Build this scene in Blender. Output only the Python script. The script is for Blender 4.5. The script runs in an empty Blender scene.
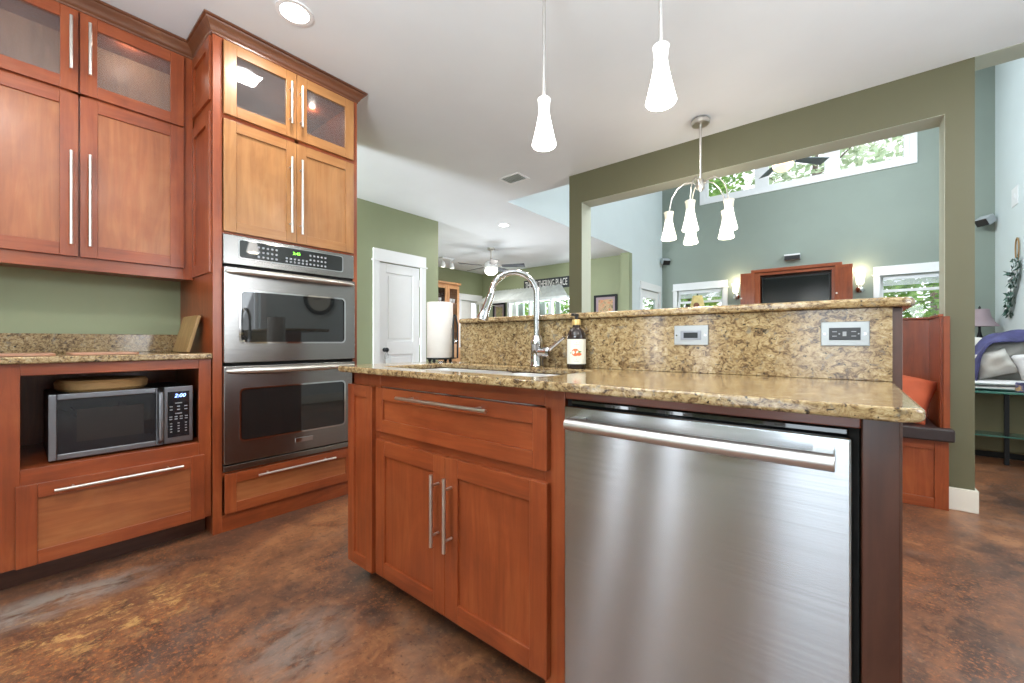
import bpy, bmesh, math, random
from mathutils import Vector, Matrix
random.seed(7)
S = bpy.context.scene
COL = S.collection
PI = math.pi

# ------------------------------------------------------------------ camera
cam_data = bpy.data.cameras.new('camera')
cam = bpy.data.objects.new('camera', cam_data)
COL.objects.link(cam)
cam.location = (0.0, 0.0, 1.03)
cam.rotation_euler = (PI / 2, 0.0, math.radians(39.15))
cam_data.sensor_width = 36.0
cam_data.lens = 36.0 * 409.0 / 1024.0
cam_data.clip_start = 0.02
S.camera = cam

# ------------------------------------------------------------------ world, light, exposure
S.view_settings.view_transform = 'Standard'
S.view_settings.look = 'None'
S.view_settings.exposure = 0.65
S.view_settings.gamma = 1.0
S.view_settings.use_curve_mapping = False
S.cycles.use_denoising = True
S.cycles.max_bounces = 10
S.cycles.diffuse_bounces = 6
S.cycles.glossy_bounces = 5
S.cycles.transparent_max_bounces = 12
S.cycles.sample_clamp_indirect = 6.0
S.cycles.caustics_reflective = False
S.cycles.caustics_refractive = False

world = bpy.data.worlds.new('world')
S.world = world
world.use_nodes = True
wbg = world.node_tree.nodes['Background']
wbg.inputs['Color'].default_value = (0.90, 0.95, 1.0, 1)
wbg.inputs['Strength'].default_value = 1.5


def lamp(name, kind, loc, power, color=(1, 1, 1), target=None, size=None, size_y=None, spot=None, radius=None):
    d = bpy.data.lights.new(name, kind)
    d.energy = power
    d.color = color
    if kind == 'AREA':
        d.size = size
        if size_y:
            d.shape = 'RECTANGLE'
            d.size_y = size_y
    if kind == 'SPOT':
        d.spot_size = spot
        d.spot_blend = 0.8
    if radius is not None and kind in ('SPOT', 'POINT'):
        d.shadow_soft_size = radius
    o = bpy.data.objects.new(name, d)
    COL.objects.link(o)
    o.location = loc
    if target is not None:
        v = Vector(target) - Vector(loc)
        o.rotation_euler = v.to_track_quat('-Z', 'Y').to_euler()
    return o


DAY = (0.86, 0.94, 1.0)
WARM = (1.0, 0.88, 0.72)
NEUT = (1.0, 0.96, 0.90)
# daylight through the openings nobody sees from here, plus one added fill
lamp('daylight_patio_door', 'AREA', (-0.10, -2.36, 1.15), 9, (0.74, 0.89, 1.0), (-0.10, 0, 1.15), 0.66, 1.9)
lamp('daylight_sidelight', 'AREA', (-1.85, -2.36, 1.1), 5.0, DAY, (-1.85, 0, 1.1), 0.15, 1.9)
lamp('daylight_sidelight', 'AREA', (-1.29, -2.36, 1.1), 3.6, DAY, (-1.29, 0, 1.1), 0.13, 1.9)
lamp('daylight_great_room', 'AREA', (1.95, 5.9, 4.0), 100, DAY, (-3.2, 5.9, 3.2), 3.3, 1.4)
lamp('great_room_fill', 'AREA', (-1.6, 5.2, 5.0), 95, DAY, (1.74, 7.0, 2.6), 2.4, 1.4).data.spread = math.radians(110)  # unseen fill lamp added under the closed ceiling to brighten the right wall
lamp('daylight_hall', 'AREA', (-3.95, -2.36, 1.35), 330, DAY, (-3.95, 2.2, 2.6), 0.9, 1.5)
lamp('daylight_dining', 'AREA', (-5.4, 7.75, 1.45), 80, DAY, (-5.4, 4.0, 2.3), 1.7, 0.9)
lamp('daylight_living', 'AREA', (1.95, 1.7, 1.5), 20, DAY, (0.0, 2.2, 0.3), 1.3, 1.4)
# added fill lamps, aimed upward to brighten the ceilings
lamp('ceiling_fill', 'AREA', (-0.35, -0.95, 1.75), 72, (0.86, 0.95, 1.0), (-0.45, -0.35, 2.74), 0.9, 0.5)
lamp('ceiling_fill', 'AREA', (1.15, 1.9, 1.85), 7, (0.95, 0.98, 1.0), (0.9, 2.0, 2.74), 0.6, 0.5)
lamp('ceiling_fill', 'AREA', (-4.6, 5.0, 0.9), 16, (0.90, 0.96, 1.0), (-4.7, 5.2, 2.74), 1.6, 1.2)
# the kitchen's recessed cans (the discs of the two in view are built below)
for i, (x, y, p) in enumerate(((-2.2, 0.95, 7), (-2.2, -0.9, 7), (-0.93, -0.9, 8), (-0.93, -0.1, 8), (0.75, 0.6, 8), (0.9, 2.4, 8), (-1.1, 2.6, 6))):
    lamp('can_light', 'AREA', (x, y, 2.722), p, NEUT, (x, y, 0), 0.15)
for x, y, p in ((-3.88, 4.58, 8), (-6.0, 6.6, 8)):
    lamp('can_light', 'AREA', (x, y, 2.722), p, NEUT, (x, y, 0), 0.15)


# ------------------------------------------------------------------ materials
class NT:
    def __init__(self, name):
        self.m = bpy.data.materials.new(name)
        self.m.use_nodes = True
        self.t = self.m.node_tree
        self.b = self.t.nodes['Principled BSDF']
        self.out = self.t.nodes['Material Output']

    def n(self, typ, ins=None, **kw):
        nd = self.t.nodes.new(typ)
        for k, v in kw.items():
            setattr(nd, k, v)
        for k, v in (ins or {}).items():
            s = nd.inputs[k]
            if isinstance(v, bpy.types.NodeSocket):
                self.t.links.new(v, s)
            else:
                s.default_value = v
        return nd

    def link(self, a, b):
        self.t.links.new(a, b)

    def set(self, **kw):
        for k, v in kw.items():
            k = k.replace('_', ' ')
            s = self.b.inputs[k]
            if isinstance(v, bpy.types.NodeSocket):
                self.link(v, s)
            else:
                s.default_value = v

    def coords(self, scale=(1, 1, 1), loc=(0, 0, 0), rot=(0, 0, 0), kind='Object'):
        tc = self.n('ShaderNodeTexCoord')
        mp = self.n('ShaderNodeMapping', {'Vector': tc.outputs[kind], 'Scale': scale, 'Location': loc, 'Rotation': rot})
        return mp.outputs['Vector']

    def noise(self, vec, scale, detail=4, rough=0.55, dist=0.0):
        return self.n('ShaderNodeTexNoise', {'Vector': vec, 'Scale': scale, 'Detail': detail, 'Roughness': rough, 'Distortion': dist}).outputs['Fac']

    def ramp(self, fac, stops, interp='LINEAR'):
        r = self.n('ShaderNodeValToRGB', {'Fac': fac})
        r.color_ramp.interpolation = interp
        e = r.color_ramp.elements
        while len(e) < len(stops):
            e.new(0.5)
        for el, (p, c) in zip(e, stops):
            el.position = p
            el.color = (c[0], c[1], c[2], 1) if not isinstance(c, (int, float)) else (c, c, c, 1)
        return r.outputs['Color']

    def mix(self, fac, a, b, mode='MIX'):
        nd = self.n('ShaderNodeMix', data_type='RGBA', blend_type=mode)
        for idx, v in ((0, fac), (6, a), (7, b)):
            s = nd.inputs[idx]
            if isinstance(v, bpy.types.NodeSocket):
                self.link(v, s)
            else:
                s.default_value = v if idx == 0 else (v[0], v[1], v[2], 1)
        return nd.outputs[2]

    def math(self, op, a, b=0.0, clamp=False):
        nd = self.n('ShaderNodeMath', operation=op, use_clamp=clamp)
        for i, v in enumerate((a, b)):
            if isinstance(v, bpy.types.NodeSocket):
                self.link(v, nd.inputs[i])
            else:
                nd.inputs[i].default_value = v
        return nd.outputs[0]

    def bump(self, h, strength=0.1, dist=0.002):
        self.link(self.n('ShaderNodeBump', {'Height': h, 'Strength': strength, 'Distance': dist}).outputs['Normal'], self.b.inputs['Normal'])


def plain(name, col, rough=0.5, metal=0.0, var=0.06, scale=6.0, bump=0.0, **kw):
    t = NT(name)
    n = t.noise(t.coords(), scale, 3)
    c0 = [c * (1 - var) for c in col]
    c1 = [min(1, c * (1 + var)) for c in col]
    t.set(Base_Color=t.ramp(n, [(0.3, c0), (0.7, c1)]), Roughness=rough, Metallic=metal)
    if bump:
        t.bump(t.noise(t.coords(), scale * 40, 2), bump)
    for k, v in kw.items():
        t.set(**{k: v})
    return t.m


def emis(name, col, strength):
    t = NT(name)
    t.set(Base_Color=(*col, 1), Emission_Color=(*col, 1), Emission_Strength=strength, Roughness=0.3)
    return t.m


def wood(name, axis, dark, mid, light, rough=0.32, coat=0.25):
    t = NT(name)
    sc = [9.0, 9.0, 9.0]
    sc['xyz'.index(axis)] = 0.9
    v = t.coords(sc)
    g = t.noise(v, 2.2, 8, 0.62, 1.4)
    blot = t.noise(t.coords((1, 1, 1)), 3.2, 4, 0.55, 0.6)
    sf = [110.0, 110.0, 110.0]
    sf['xyz'.index(axis)] = 3.0
    fine = t.noise(t.coords(sf), 1.0, 2, 0.5)
    f = t.math('ADD', t.math('MULTIPLY', g, 0.5), t.math('MULTIPLY', blot, 0.5))
    c = t.ramp(f, [(0.30, dark), (0.50, mid), (0.68, light)])
    c = t.mix(0.12, c, t.ramp(fine, [(0.35, 0.45), (0.6, 1.0)]), 'MULTIPLY')
    sw = [1.6, 1.6, 1.6]
    sw['xyz'.index(axis)] = 0.42
    cath = t.noise(t.coords(sw), 2.4, 2, 0.45, 0.3)
    rings = t.math('SINE', t.math('MULTIPLY', cath, 62.0))
    c = t.mix(0.20, c, t.ramp(rings, [(0.0, 0.62), (0.75, 1.0)]), 'MULTIPLY')
    t.set(Base_Color=c, Roughness=rough)
    t.set(Coat_Weight=coat, Coat_Roughness=0.18)
    t.bump(fine, 0.06, 0.001)
    return t.m


CH_D, CH_M, CH_L = (0.165, 0.034, 0.011), (0.285, 0.059, 0.0165), (0.375, 0.098, 0.030)
W_Z = wood('cherry_vertical', 'z', CH_D, CH_M, CH_L)
W_X = wood('cherry_along_x', 'x', CH_D, CH_M, CH_L)
W_Y = wood('cherry_along_y', 'y', CH_D, CH_M, CH_L)
WD_D, WD_M, WD_L = (0.055, 0.018, 0.010), (0.085, 0.030, 0.017), (0.13, 0.05, 0.028)
WD_Z = wood('dark_cherry_vertical', 'z', WD_D, WD_M, WD_L)
WD_Y = wood('dark_cherry_along_y', 'y', WD_D, WD_M, WD_L)
GD_D, GD_M, GD_L = (0.27, 0.105, 0.030), (0.35, 0.155, 0.050), (0.41, 0.20, 0.072)
G_Z = wood('golden_cherry_vertical', 'z', GD_D, GD_M, GD_L)
G_Y = wood('golden_cherry_along_y', 'y', GD_D, GD_M, GD_L)
PN_D, PN_M, PN_L = (0.245, 0.065, 0.022), (0.345, 0.108, 0.036), (0.42, 0.16, 0.058)
P_Z = wood('glare_light_cherry_vertical', 'z', PN_D, PN_M, PN_L)  # paler panel wood with the glare on the doors put into its colour
P_Y = wood('light_cherry_along_y', 'y', PN_D, PN_M, PN_L)
CR_Y = wood('shaded_cherry_along_y', 'y', (0.10, 0.032, 0.014), (0.155, 0.052, 0.022), (0.21, 0.08, 0.036))  # crown's shade put into the colour, a darker copy of the cherry
W_IN = wood('pale_cabinet_lining', 'z', (0.30, 0.15, 0.07), (0.38, 0.20, 0.10), (0.46, 0.27, 0.14), 0.45, 0.0)
W_OAK = wood('honey_oak', 'z', (0.45, 0.20, 0.08), (0.58, 0.29, 0.12), (0.66, 0.36, 0.17), 0.4, 0.1)
W_BOARD = wood('maple_board', 'y', (0.38, 0.20, 0.07), (0.55, 0.32, 0.13), (0.66, 0.42, 0.2), 0.5, 0.0)
W_BAMB = wood('tan_board', 'z', (0.26, 0.15, 0.055), (0.36, 0.22, 0.085), (0.44, 0.28, 0.12), 0.5, 0.0)
W_PINK = wood('reddish_board', 'y', (0.42, 0.20, 0.12), (0.5, 0.26, 0.17), (0.58, 0.33, 0.22), 0.45, 0.0)


def granite():
    t = NT('granite')
    v = t.coords((1, 1, 1), (0.3, 0.1, 0.7), (0.3, 0.5, 0.4), 'Object')
    vs = t.coords((0.8, 1.0, 1.1), (0.0, 0.0, 0.0), (0.5, 0.65, 0.3), 'Object')
    big = t.noise(v, 7, 4, 0.6, 0.8)
    a = t.noise(vs, 62, 7, 0.74, 0.9)
    f = t.math('ADD', t.math('MULTIPLY', a, 0.85), t.math('MULTIPLY', big, 0.15))
    c = t.ramp(f, [(0.36, (0.036, 0.023, 0.014)), (0.43, (0.15, 0.088, 0.040)), (0.49, (0.31, 0.208, 0.098)), (0.57, (0.43, 0.315, 0.165)), (0.66, (0.54, 0.44, 0.29))])
    grey = t.noise(v, 44, 5, 0.7, 0.6)
    c = t.mix(t.ramp(grey, [(0.57, 0.0), (0.66, 0.75)]), c, (0.17, 0.155, 0.13))
    spk = t.noise(vs, 95, 4, 0.65, 0.4)
    c = t.mix(t.ramp(spk, [(0.34, 1.0), (0.40, 0.0)]), c, (0.022, 0.018, 0.015))
    t.set(Base_Color=c, Roughness=0.12)
    t.set(Specular_IOR_Level=0.55)
    return t.m


GRAN = granite()


def floor_mat():
    t = NT('stained_concrete')
    v = t.coords()
    vs = t.coords((1.6, 0.7, 1))
    a = t.noise(vs, 1.3, 6, 0.6, 1.2)
    b = t.noise(v, 9.0, 8, 0.7, 0.6)
    f = t.math('ADD', t.math('MULTIPLY', a, 0.6), t.math('MULTIPLY', b, 0.4))
    c = t.ramp(f, [(0.38, (0.045, 0.025, 0.019)), (0.46, (0.105, 0.050, 0.031)), (0.54, (0.20, 0.085, 0.042)), (0.62, (0.34, 0.155, 0.070))])
    rust = t.noise(v, 3.1, 7, 0.68, 1.0)
    c = t.mix(t.ramp(rust, [(0.55, 0.0), (0.68, 0.55)]), c, (0.32, 0.125, 0.052))
    grey = t.noise(t.coords((1, 1, 1), (3.3, 1.7, 0)), 2.2, 5, 0.6, 0.6)
    c = t.mix(t.ramp(grey, [(0.56, 0.0), (0.72, 0.5)]), c, (0.17, 0.135, 0.115))
    fleck = t.noise(v, 46, 4, 0.7)
    c = t.mix(t.ramp(fleck, [(0.56, 0.0), (0.66, 0.4)]), c, (0.36, 0.19, 0.09))
    fleck2 = t.noise(t.coords((1, 1, 1), (9.1, 4.2, 0)), 38, 4, 0.7)
    c = t.mix(t.ramp(fleck2, [(0.56, 0.0), (0.66, 0.55)]), c, (0.035, 0.02, 0.016))

    def spot(x, y, sx, sy):
        vv = t.coords((1 / sx, 1 / sy, 0.0), (-x / sx, -y / sy, 0))
        ln = t.n('ShaderNodeVectorMath', {0: vv}, operation='LENGTH').outputs['Value']
        return t.ramp(ln, [(0.35, 1.0), (1.0, 0.0)])
    ember = t.noise(t.coords((1, 1, 1), (5.5, 2.5, 0)), 70, 5, 0.8, 0.3)
    zone = t.noise(t.coords((1, 1, 1), (1.1, 7.7, 0)), 1.7, 4, 0.6, 0.6)
    c = t.mix(t.math('MULTIPLY', t.ramp(ember, [(0.53, 0.0), (0.60, 0.75)]), t.ramp(zone, [(0.45, 0.1), (0.58, 1.0)])), c, (0.42, 0.135, 0.040))
    # worn yellow scrapes and a grey scuff beside the microwave cabinet
    wear = t.noise(t.coords((14, 7.5, 1)), 1.5, 10, 0.86, 0.3)
    for (x, y, sx, sy, lo) in ((-2.10, 0.26, 0.22, 0.50, 0.53), (-1.75, 0.02, 0.25, 0.30, 0.57), (-2.25, -0.05, 0.25, 0.35, 0.56)):
        m = t.math('MULTIPLY', spot(x, y, sx, sy), t.ramp(wear, [(lo - 0.02, 0.0), (lo + 0.06, 1.0)]))
        c = t.mix(t.math('MULTIPLY', m, 0.85), c, (0.56, 0.33, 0.12))
    wg = t.noise(t.coords((9, 4, 1), (2, 0, 0)), 1.5, 5, 0.7, 0.5)
    for (x, y, sx, sy, k) in ((-2.42, 0.10, 0.16, 0.40, 0.75), (-1.45, 0.62, 0.26, 0.22, 0.42)):
        m = t.math('MULTIPLY', spot(x, y, sx, sy), t.ramp(wg, [(0.38, 0.0), (0.55, 1.0)]))
        c = t.mix(t.math('MULTIPLY', m, k), c, (0.30, 0.27, 0.24))
    t.set(Base_Color=c, Roughness=t.ramp(b, [(0.3, 0.285), (0.7, 0.40)]))
    t.set(Specular_IOR_Level=0.5)
    t.bump(b, 0.05, 0.002)
    return t.m


FLOOR = floor_mat()
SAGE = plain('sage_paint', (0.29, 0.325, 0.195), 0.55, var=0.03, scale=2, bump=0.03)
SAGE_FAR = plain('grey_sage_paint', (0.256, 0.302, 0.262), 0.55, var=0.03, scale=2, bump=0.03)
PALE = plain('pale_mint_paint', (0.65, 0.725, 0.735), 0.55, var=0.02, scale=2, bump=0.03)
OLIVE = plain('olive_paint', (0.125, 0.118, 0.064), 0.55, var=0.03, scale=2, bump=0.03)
CEIL = plain('ceiling_white', (0.765, 0.795, 0.82), 0.8, var=0.015, scale=3, bump=0.03)
TRIMW = plain('white_trim', (0.84, 0.85, 0.86), 0.35, var=0.01)
CREAM = plain('cream_baseboard', (0.80, 0.77, 0.68), 0.4, var=0.02)
BLACK = plain('black_plastic', (0.012, 0.012, 0.014), 0.35, var=0.1)
BLACKM = plain('black_metal', (0.02, 0.022, 0.024), 0.4, 0.6)
DARKGAP = plain('dark_void', (0.008, 0.007, 0.006), 0.8)
NICKEL = plain('brushed_nickel', (0.68, 0.66, 0.62), 0.34, 1.0, var=0.04, scale=30)
SATIN = plain('satin_steel', (0.64, 0.62, 0.60), 0.36, 1.0, var=0.03, scale=30)
CHROME = plain('chrome', (0.60, 0.595, 0.60), 0.07, 1.0, var=0.01)
STEELG = plain('grey_steel', (0.25, 0.255, 0.28), 0.32, 1.0, var=0.05)
KEYS = plain('keypad_print', (0.30, 0.31, 0.33), 0.5)


def steel(name, axis, col=(0.60, 0.585, 0.57), rough=0.25, aniso=1.0, bump=0.0):
    t = NT(name)
    sc = [260.0, 260.0, 260.0]
    sc['xyz'.index(axis)] = 1.5
    n = t.noise(t.coords(sc), 1.0, 2, 0.5)
    t.set(Base_Color=t.ramp(n, [(0.3, [c * 0.94 for c in col]), (0.7, [min(1, c * 1.05) for c in col])]), Metallic=1.0,
          Roughness=rough)
    tg = t.n('ShaderNodeTangent', direction_type='RADIAL', axis='Z')
    t.set(Anisotropic=aniso, Anisotropic_Rotation=0.25, Tangent=tg.outputs['Tangent'])
    return t.m


STEEL_X = steel('brushed_steel_dishwasher', 'x', (0.445, 0.46, 0.475))
STEEL_Y = steel('brushed_steel_oven', 'y', (0.31, 0.30, 0.29), 0.24, 0.5)
SINKST = plain('sink_steel', (0.80, 0.80, 0.80), 0.45, 1.0, var=0.04)


def glass(name, tint=(1, 1, 1), refl=0.04, rough=0.0, extra=None):
    t = NT(name)
    tr = t.n('ShaderNodeBsdfTransparent', {'Color': (*tint, 1)})
    gl = t.n('ShaderNodeBsdfGlossy', {'Color': (1, 1, 1, 1), 'Roughness': rough})
    lw = t.n('ShaderNodeLayerWeight', {'Blend': 0.5})
    f = t.math('ADD', t.math('MULTIPLY', t.math('POWER', lw.outputs['Facing'], 5.0), 0.9), refl, True)
    mx = t.n('ShaderNodeMixShader', {0: f, 1: tr.outputs[0], 2: gl.outputs[0]})
    sh = mx.outputs[0]
    if extra:
        df = t.n('ShaderNodeBsdfDiffuse', {'Color': (*extra[1], 1)})
        m2 = t.n('ShaderNodeMixShader', {0: extra[0], 1: sh, 2: df.outputs[0]})
        sh = m2.outputs[0]
    t.link(sh, t.out.inputs['Surface'])
    return t.m


GLASS = glass('clear_pane')
CABGLASS = glass('seeded_cabinet_glass', (0.86, 0.87, 0.9), 0.05, 0.04, (0.08, (0.40, 0.36, 0.34)))
OVGLASS = plain('black_oven_glass', (0.012, 0.013, 0.013), 0.03, var=0.05)
OVGLASS.node_tree.nodes['Principled BSDF'].inputs['Specular IOR Level'].default_value = 0.9
TVGLASS = plain('television_screen', (0.010, 0.012, 0.013), 0.15, var=0.05)
MICGLASS = plain('microwave_glass', (0.013, 0.013, 0.016), 0.06, var=0.05)
MESHGL = plain('microwave_mesh_window', (0.022, 0.019, 0.019), 0.2, var=0.05)
SHADE_ON = emis('lit_opal_glass', (1.0, 0.97, 0.92), 5.0)
SHADE_NECK = emis('opal_glass_neck', (0.93, 0.92, 0.90), 0.45)
SHADE_CH = emis('lit_cream_glass', (1.0, 0.955, 0.87), 1.3)
SHADE_NK2 = emis('warm_cream_neck', (0.80, 0.74, 0.60), 0.12)
BOWL_ON = emis('lit_fan_bowl', (1.0, 0.80, 0.58), 0.75)
BOWL_W = emis('lit_white_bowl', (1.0, 0.95, 0.88), 1.1)
DISC_ON = emis('lit_can_lens', (1.0, 0.98, 0.95), 12.0)
SCONCE_ON = emis('lit_sconce_glass', (1.0, 0.90, 0.70), 3.5)
LED_B = emis('blue_digits', (0.25, 0.32, 1.0), 5.0)
LED_W = emis('pale_blue_digits', (0.22, 0.36, 1.0), 4.0)
LED_G = emis('green_digits', (0.25, 1.0, 0.06), 2.2)
PAPER = plain('paper_towel', (0.66, 0.625, 0.59), 0.9, var=0.02, scale=20, bump=0.2)
LEATHER = plain('dark_brown_leather', (0.032, 0.022, 0.022), 0.4, var=0.12, scale=9, bump=0.1)
ORANGE = plain('orange_fabric', (0.44, 0.088, 0.034), 0.8, var=0.14, scale=9, bump=0.25)
PORC = plain('white_china', (0.85, 0.86, 0.87), 0.15, var=0.01)
SIGNBLK = plain('sign_black', (0.025, 0.03, 0.035), 0.6, var=0.15)
WHITE = plain('white_lettering', (0.85, 0.85, 0.83), 0.6, var=0.02)
BOTTLE = plain('dark_brown_bottle', (0.022, 0.014, 0.012), 0.1, var=0.1)
CAPGOLD = plain('gold_collar', (0.62, 0.43, 0.16), 0.35, 0.5)
LABELW = plain('cream_label', (0.78, 0.75, 0.64), 0.6, var=0.04, scale=20)
LABELT = plain('label_print', (0.45, 0.45, 0.38), 0.6)
FRUIT = plain('orange_fruit_print', (0.78, 0.16, 0.05), 0.6, var=0.25, scale=60)
LEAFP = plain('green_leaf_print', (0.12, 0.27, 0.06), 0.6)
GALV = plain('white_galvanized_metal', (0.74, 0.79, 0.80), 0.35, 0.25, var=0.10, scale=5)
LAVENDER = plain('mauve_lampshade', (0.40, 0.31, 0.34), 0.8, var=0.04)
NAVY = plain('violet_navy_fleece', (0.050, 0.050, 0.135), 0.9, var=0.5, scale=8, bump=0.3)
PUFF = plain('oatmeal_cushion', (0.56, 0.54, 0.50), 0.85, var=0.08, scale=7, bump=0.2)
QUILT = plain('white_quilt', (0.70, 0.70, 0.70), 0.85, var=0.05, scale=12, bump=0.2)
SOFAOL = plain('olive_upholstery', (0.17, 0.155, 0.085), 0.8, var=0.06, bump=0.2)
TEALGL = plain('green_tabletop_glass', (0.05, 0.17, 0.135), 0.06, var=0.05)
SUNY = plain('sunflower_shade_paper', (0.75, 0.60, 0.25), 0.8, var=0.15, scale=16)
SUNB = plain('sunflower_brown', (0.23, 0.10, 0.055), 0.8, var=0.2, scale=30)
GREYPL = plain('grey_speaker_shell', (0.42, 0.45, 0.47), 0.35)
BLADE = plain('grey_teal_fan_blade', (0.10, 0.145, 0.16), 0.4)
BLADE2 = plain('dark_grey_fan_blade', (0.035, 0.04, 0.05), 0.5)
TAGM = plain('paper_tag', (0.76, 0.80, 0.82), 0.7)


def picture_mat(name, a, b, c3):
    t = NT(name)
    n = t.noise(t.coords(), 16, 5, 0.7, 0.8)
    t.set(Base_Color=t.ramp(n, [(0.36, a), (0.5, b), (0.64, c3)]), Roughness=0.5)
    return t.m


PIC1 = picture_mat('autumn_print', (0.10, 0.09, 0.05), (0.58, 0.42, 0.24), (0.62, 0.17, 0.07))
PIC2 = picture_mat('olive_print', (0.09, 0.11, 0.08), (0.40, 0.38, 0.18), (0.50, 0.30, 0.12))
PRINTF = picture_mat('flower_print_fabric', (0.03, 0.03, 0.09), (0.10, 0.11, 0.25), (0.75, 0.45, 0.10))
CURT = plain('sheer_curtain', (0.78, 0.82, 0.78), 0.9, var=0.12, scale=3)
CURTG = plain('grey_green_curtain', (0.36, 0.42, 0.37), 0.9, var=0.2, scale=3)
CURTW = plain('white_curtain', (0.80, 0.79, 0.76), 0.9, var=0.03)
BLIND = plain('white_blind', (0.80, 0.83, 0.86), 0.6)


def leaf_mat(name, a, b):
    t = NT(name)
    n = t.noise(t.coords(), 3.5, 4, 0.7)
    t.set(Base_Color=t.ramp(n, [(0.35, a), (0.65, b)]), Roughness=0.6)
    return t.m


LEAF1 = leaf_mat('fresh_leaves', (0.10, 0.26, 0.03), (0.34, 0.55, 0.10))
LEAF2 = leaf_mat('pale_leaves', (0.30, 0.46, 0.24), (0.62, 0.66, 0.45))
SWAG_G = leaf_mat('dark_sage_leaves', (0.03, 0.08, 0.06), (0.10, 0.20, 0.16))
BARK = plain('bark', (0.16, 0.11, 0.08), 0.9, var=0.3)
LAWN = leaf_mat('lawn', (0.10, 0.22, 0.04), (0.22, 0.36, 0.10))


# ------------------------------------------------------------------ mesh builder
def wl(o):
    v = Vector((0, 0, 0))
    while o:
        v += o.location
        o = o.parent
    return v


EX, EY, EZ = Vector((1, 0, 0)), Vector((0, 1, 0)), Vector((0, 0, 1))
EAST = (EY, EZ, EX)                 # a front that faces +X: u runs along +Y
SOUTH = (EX, EZ, -EY)               # a front that faces -Y: u runs along +X
WEST = (-EY, EZ, -EX)
UP = (EX, EY, EZ)
DOWN = (EX, -EY, -EZ)


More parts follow.
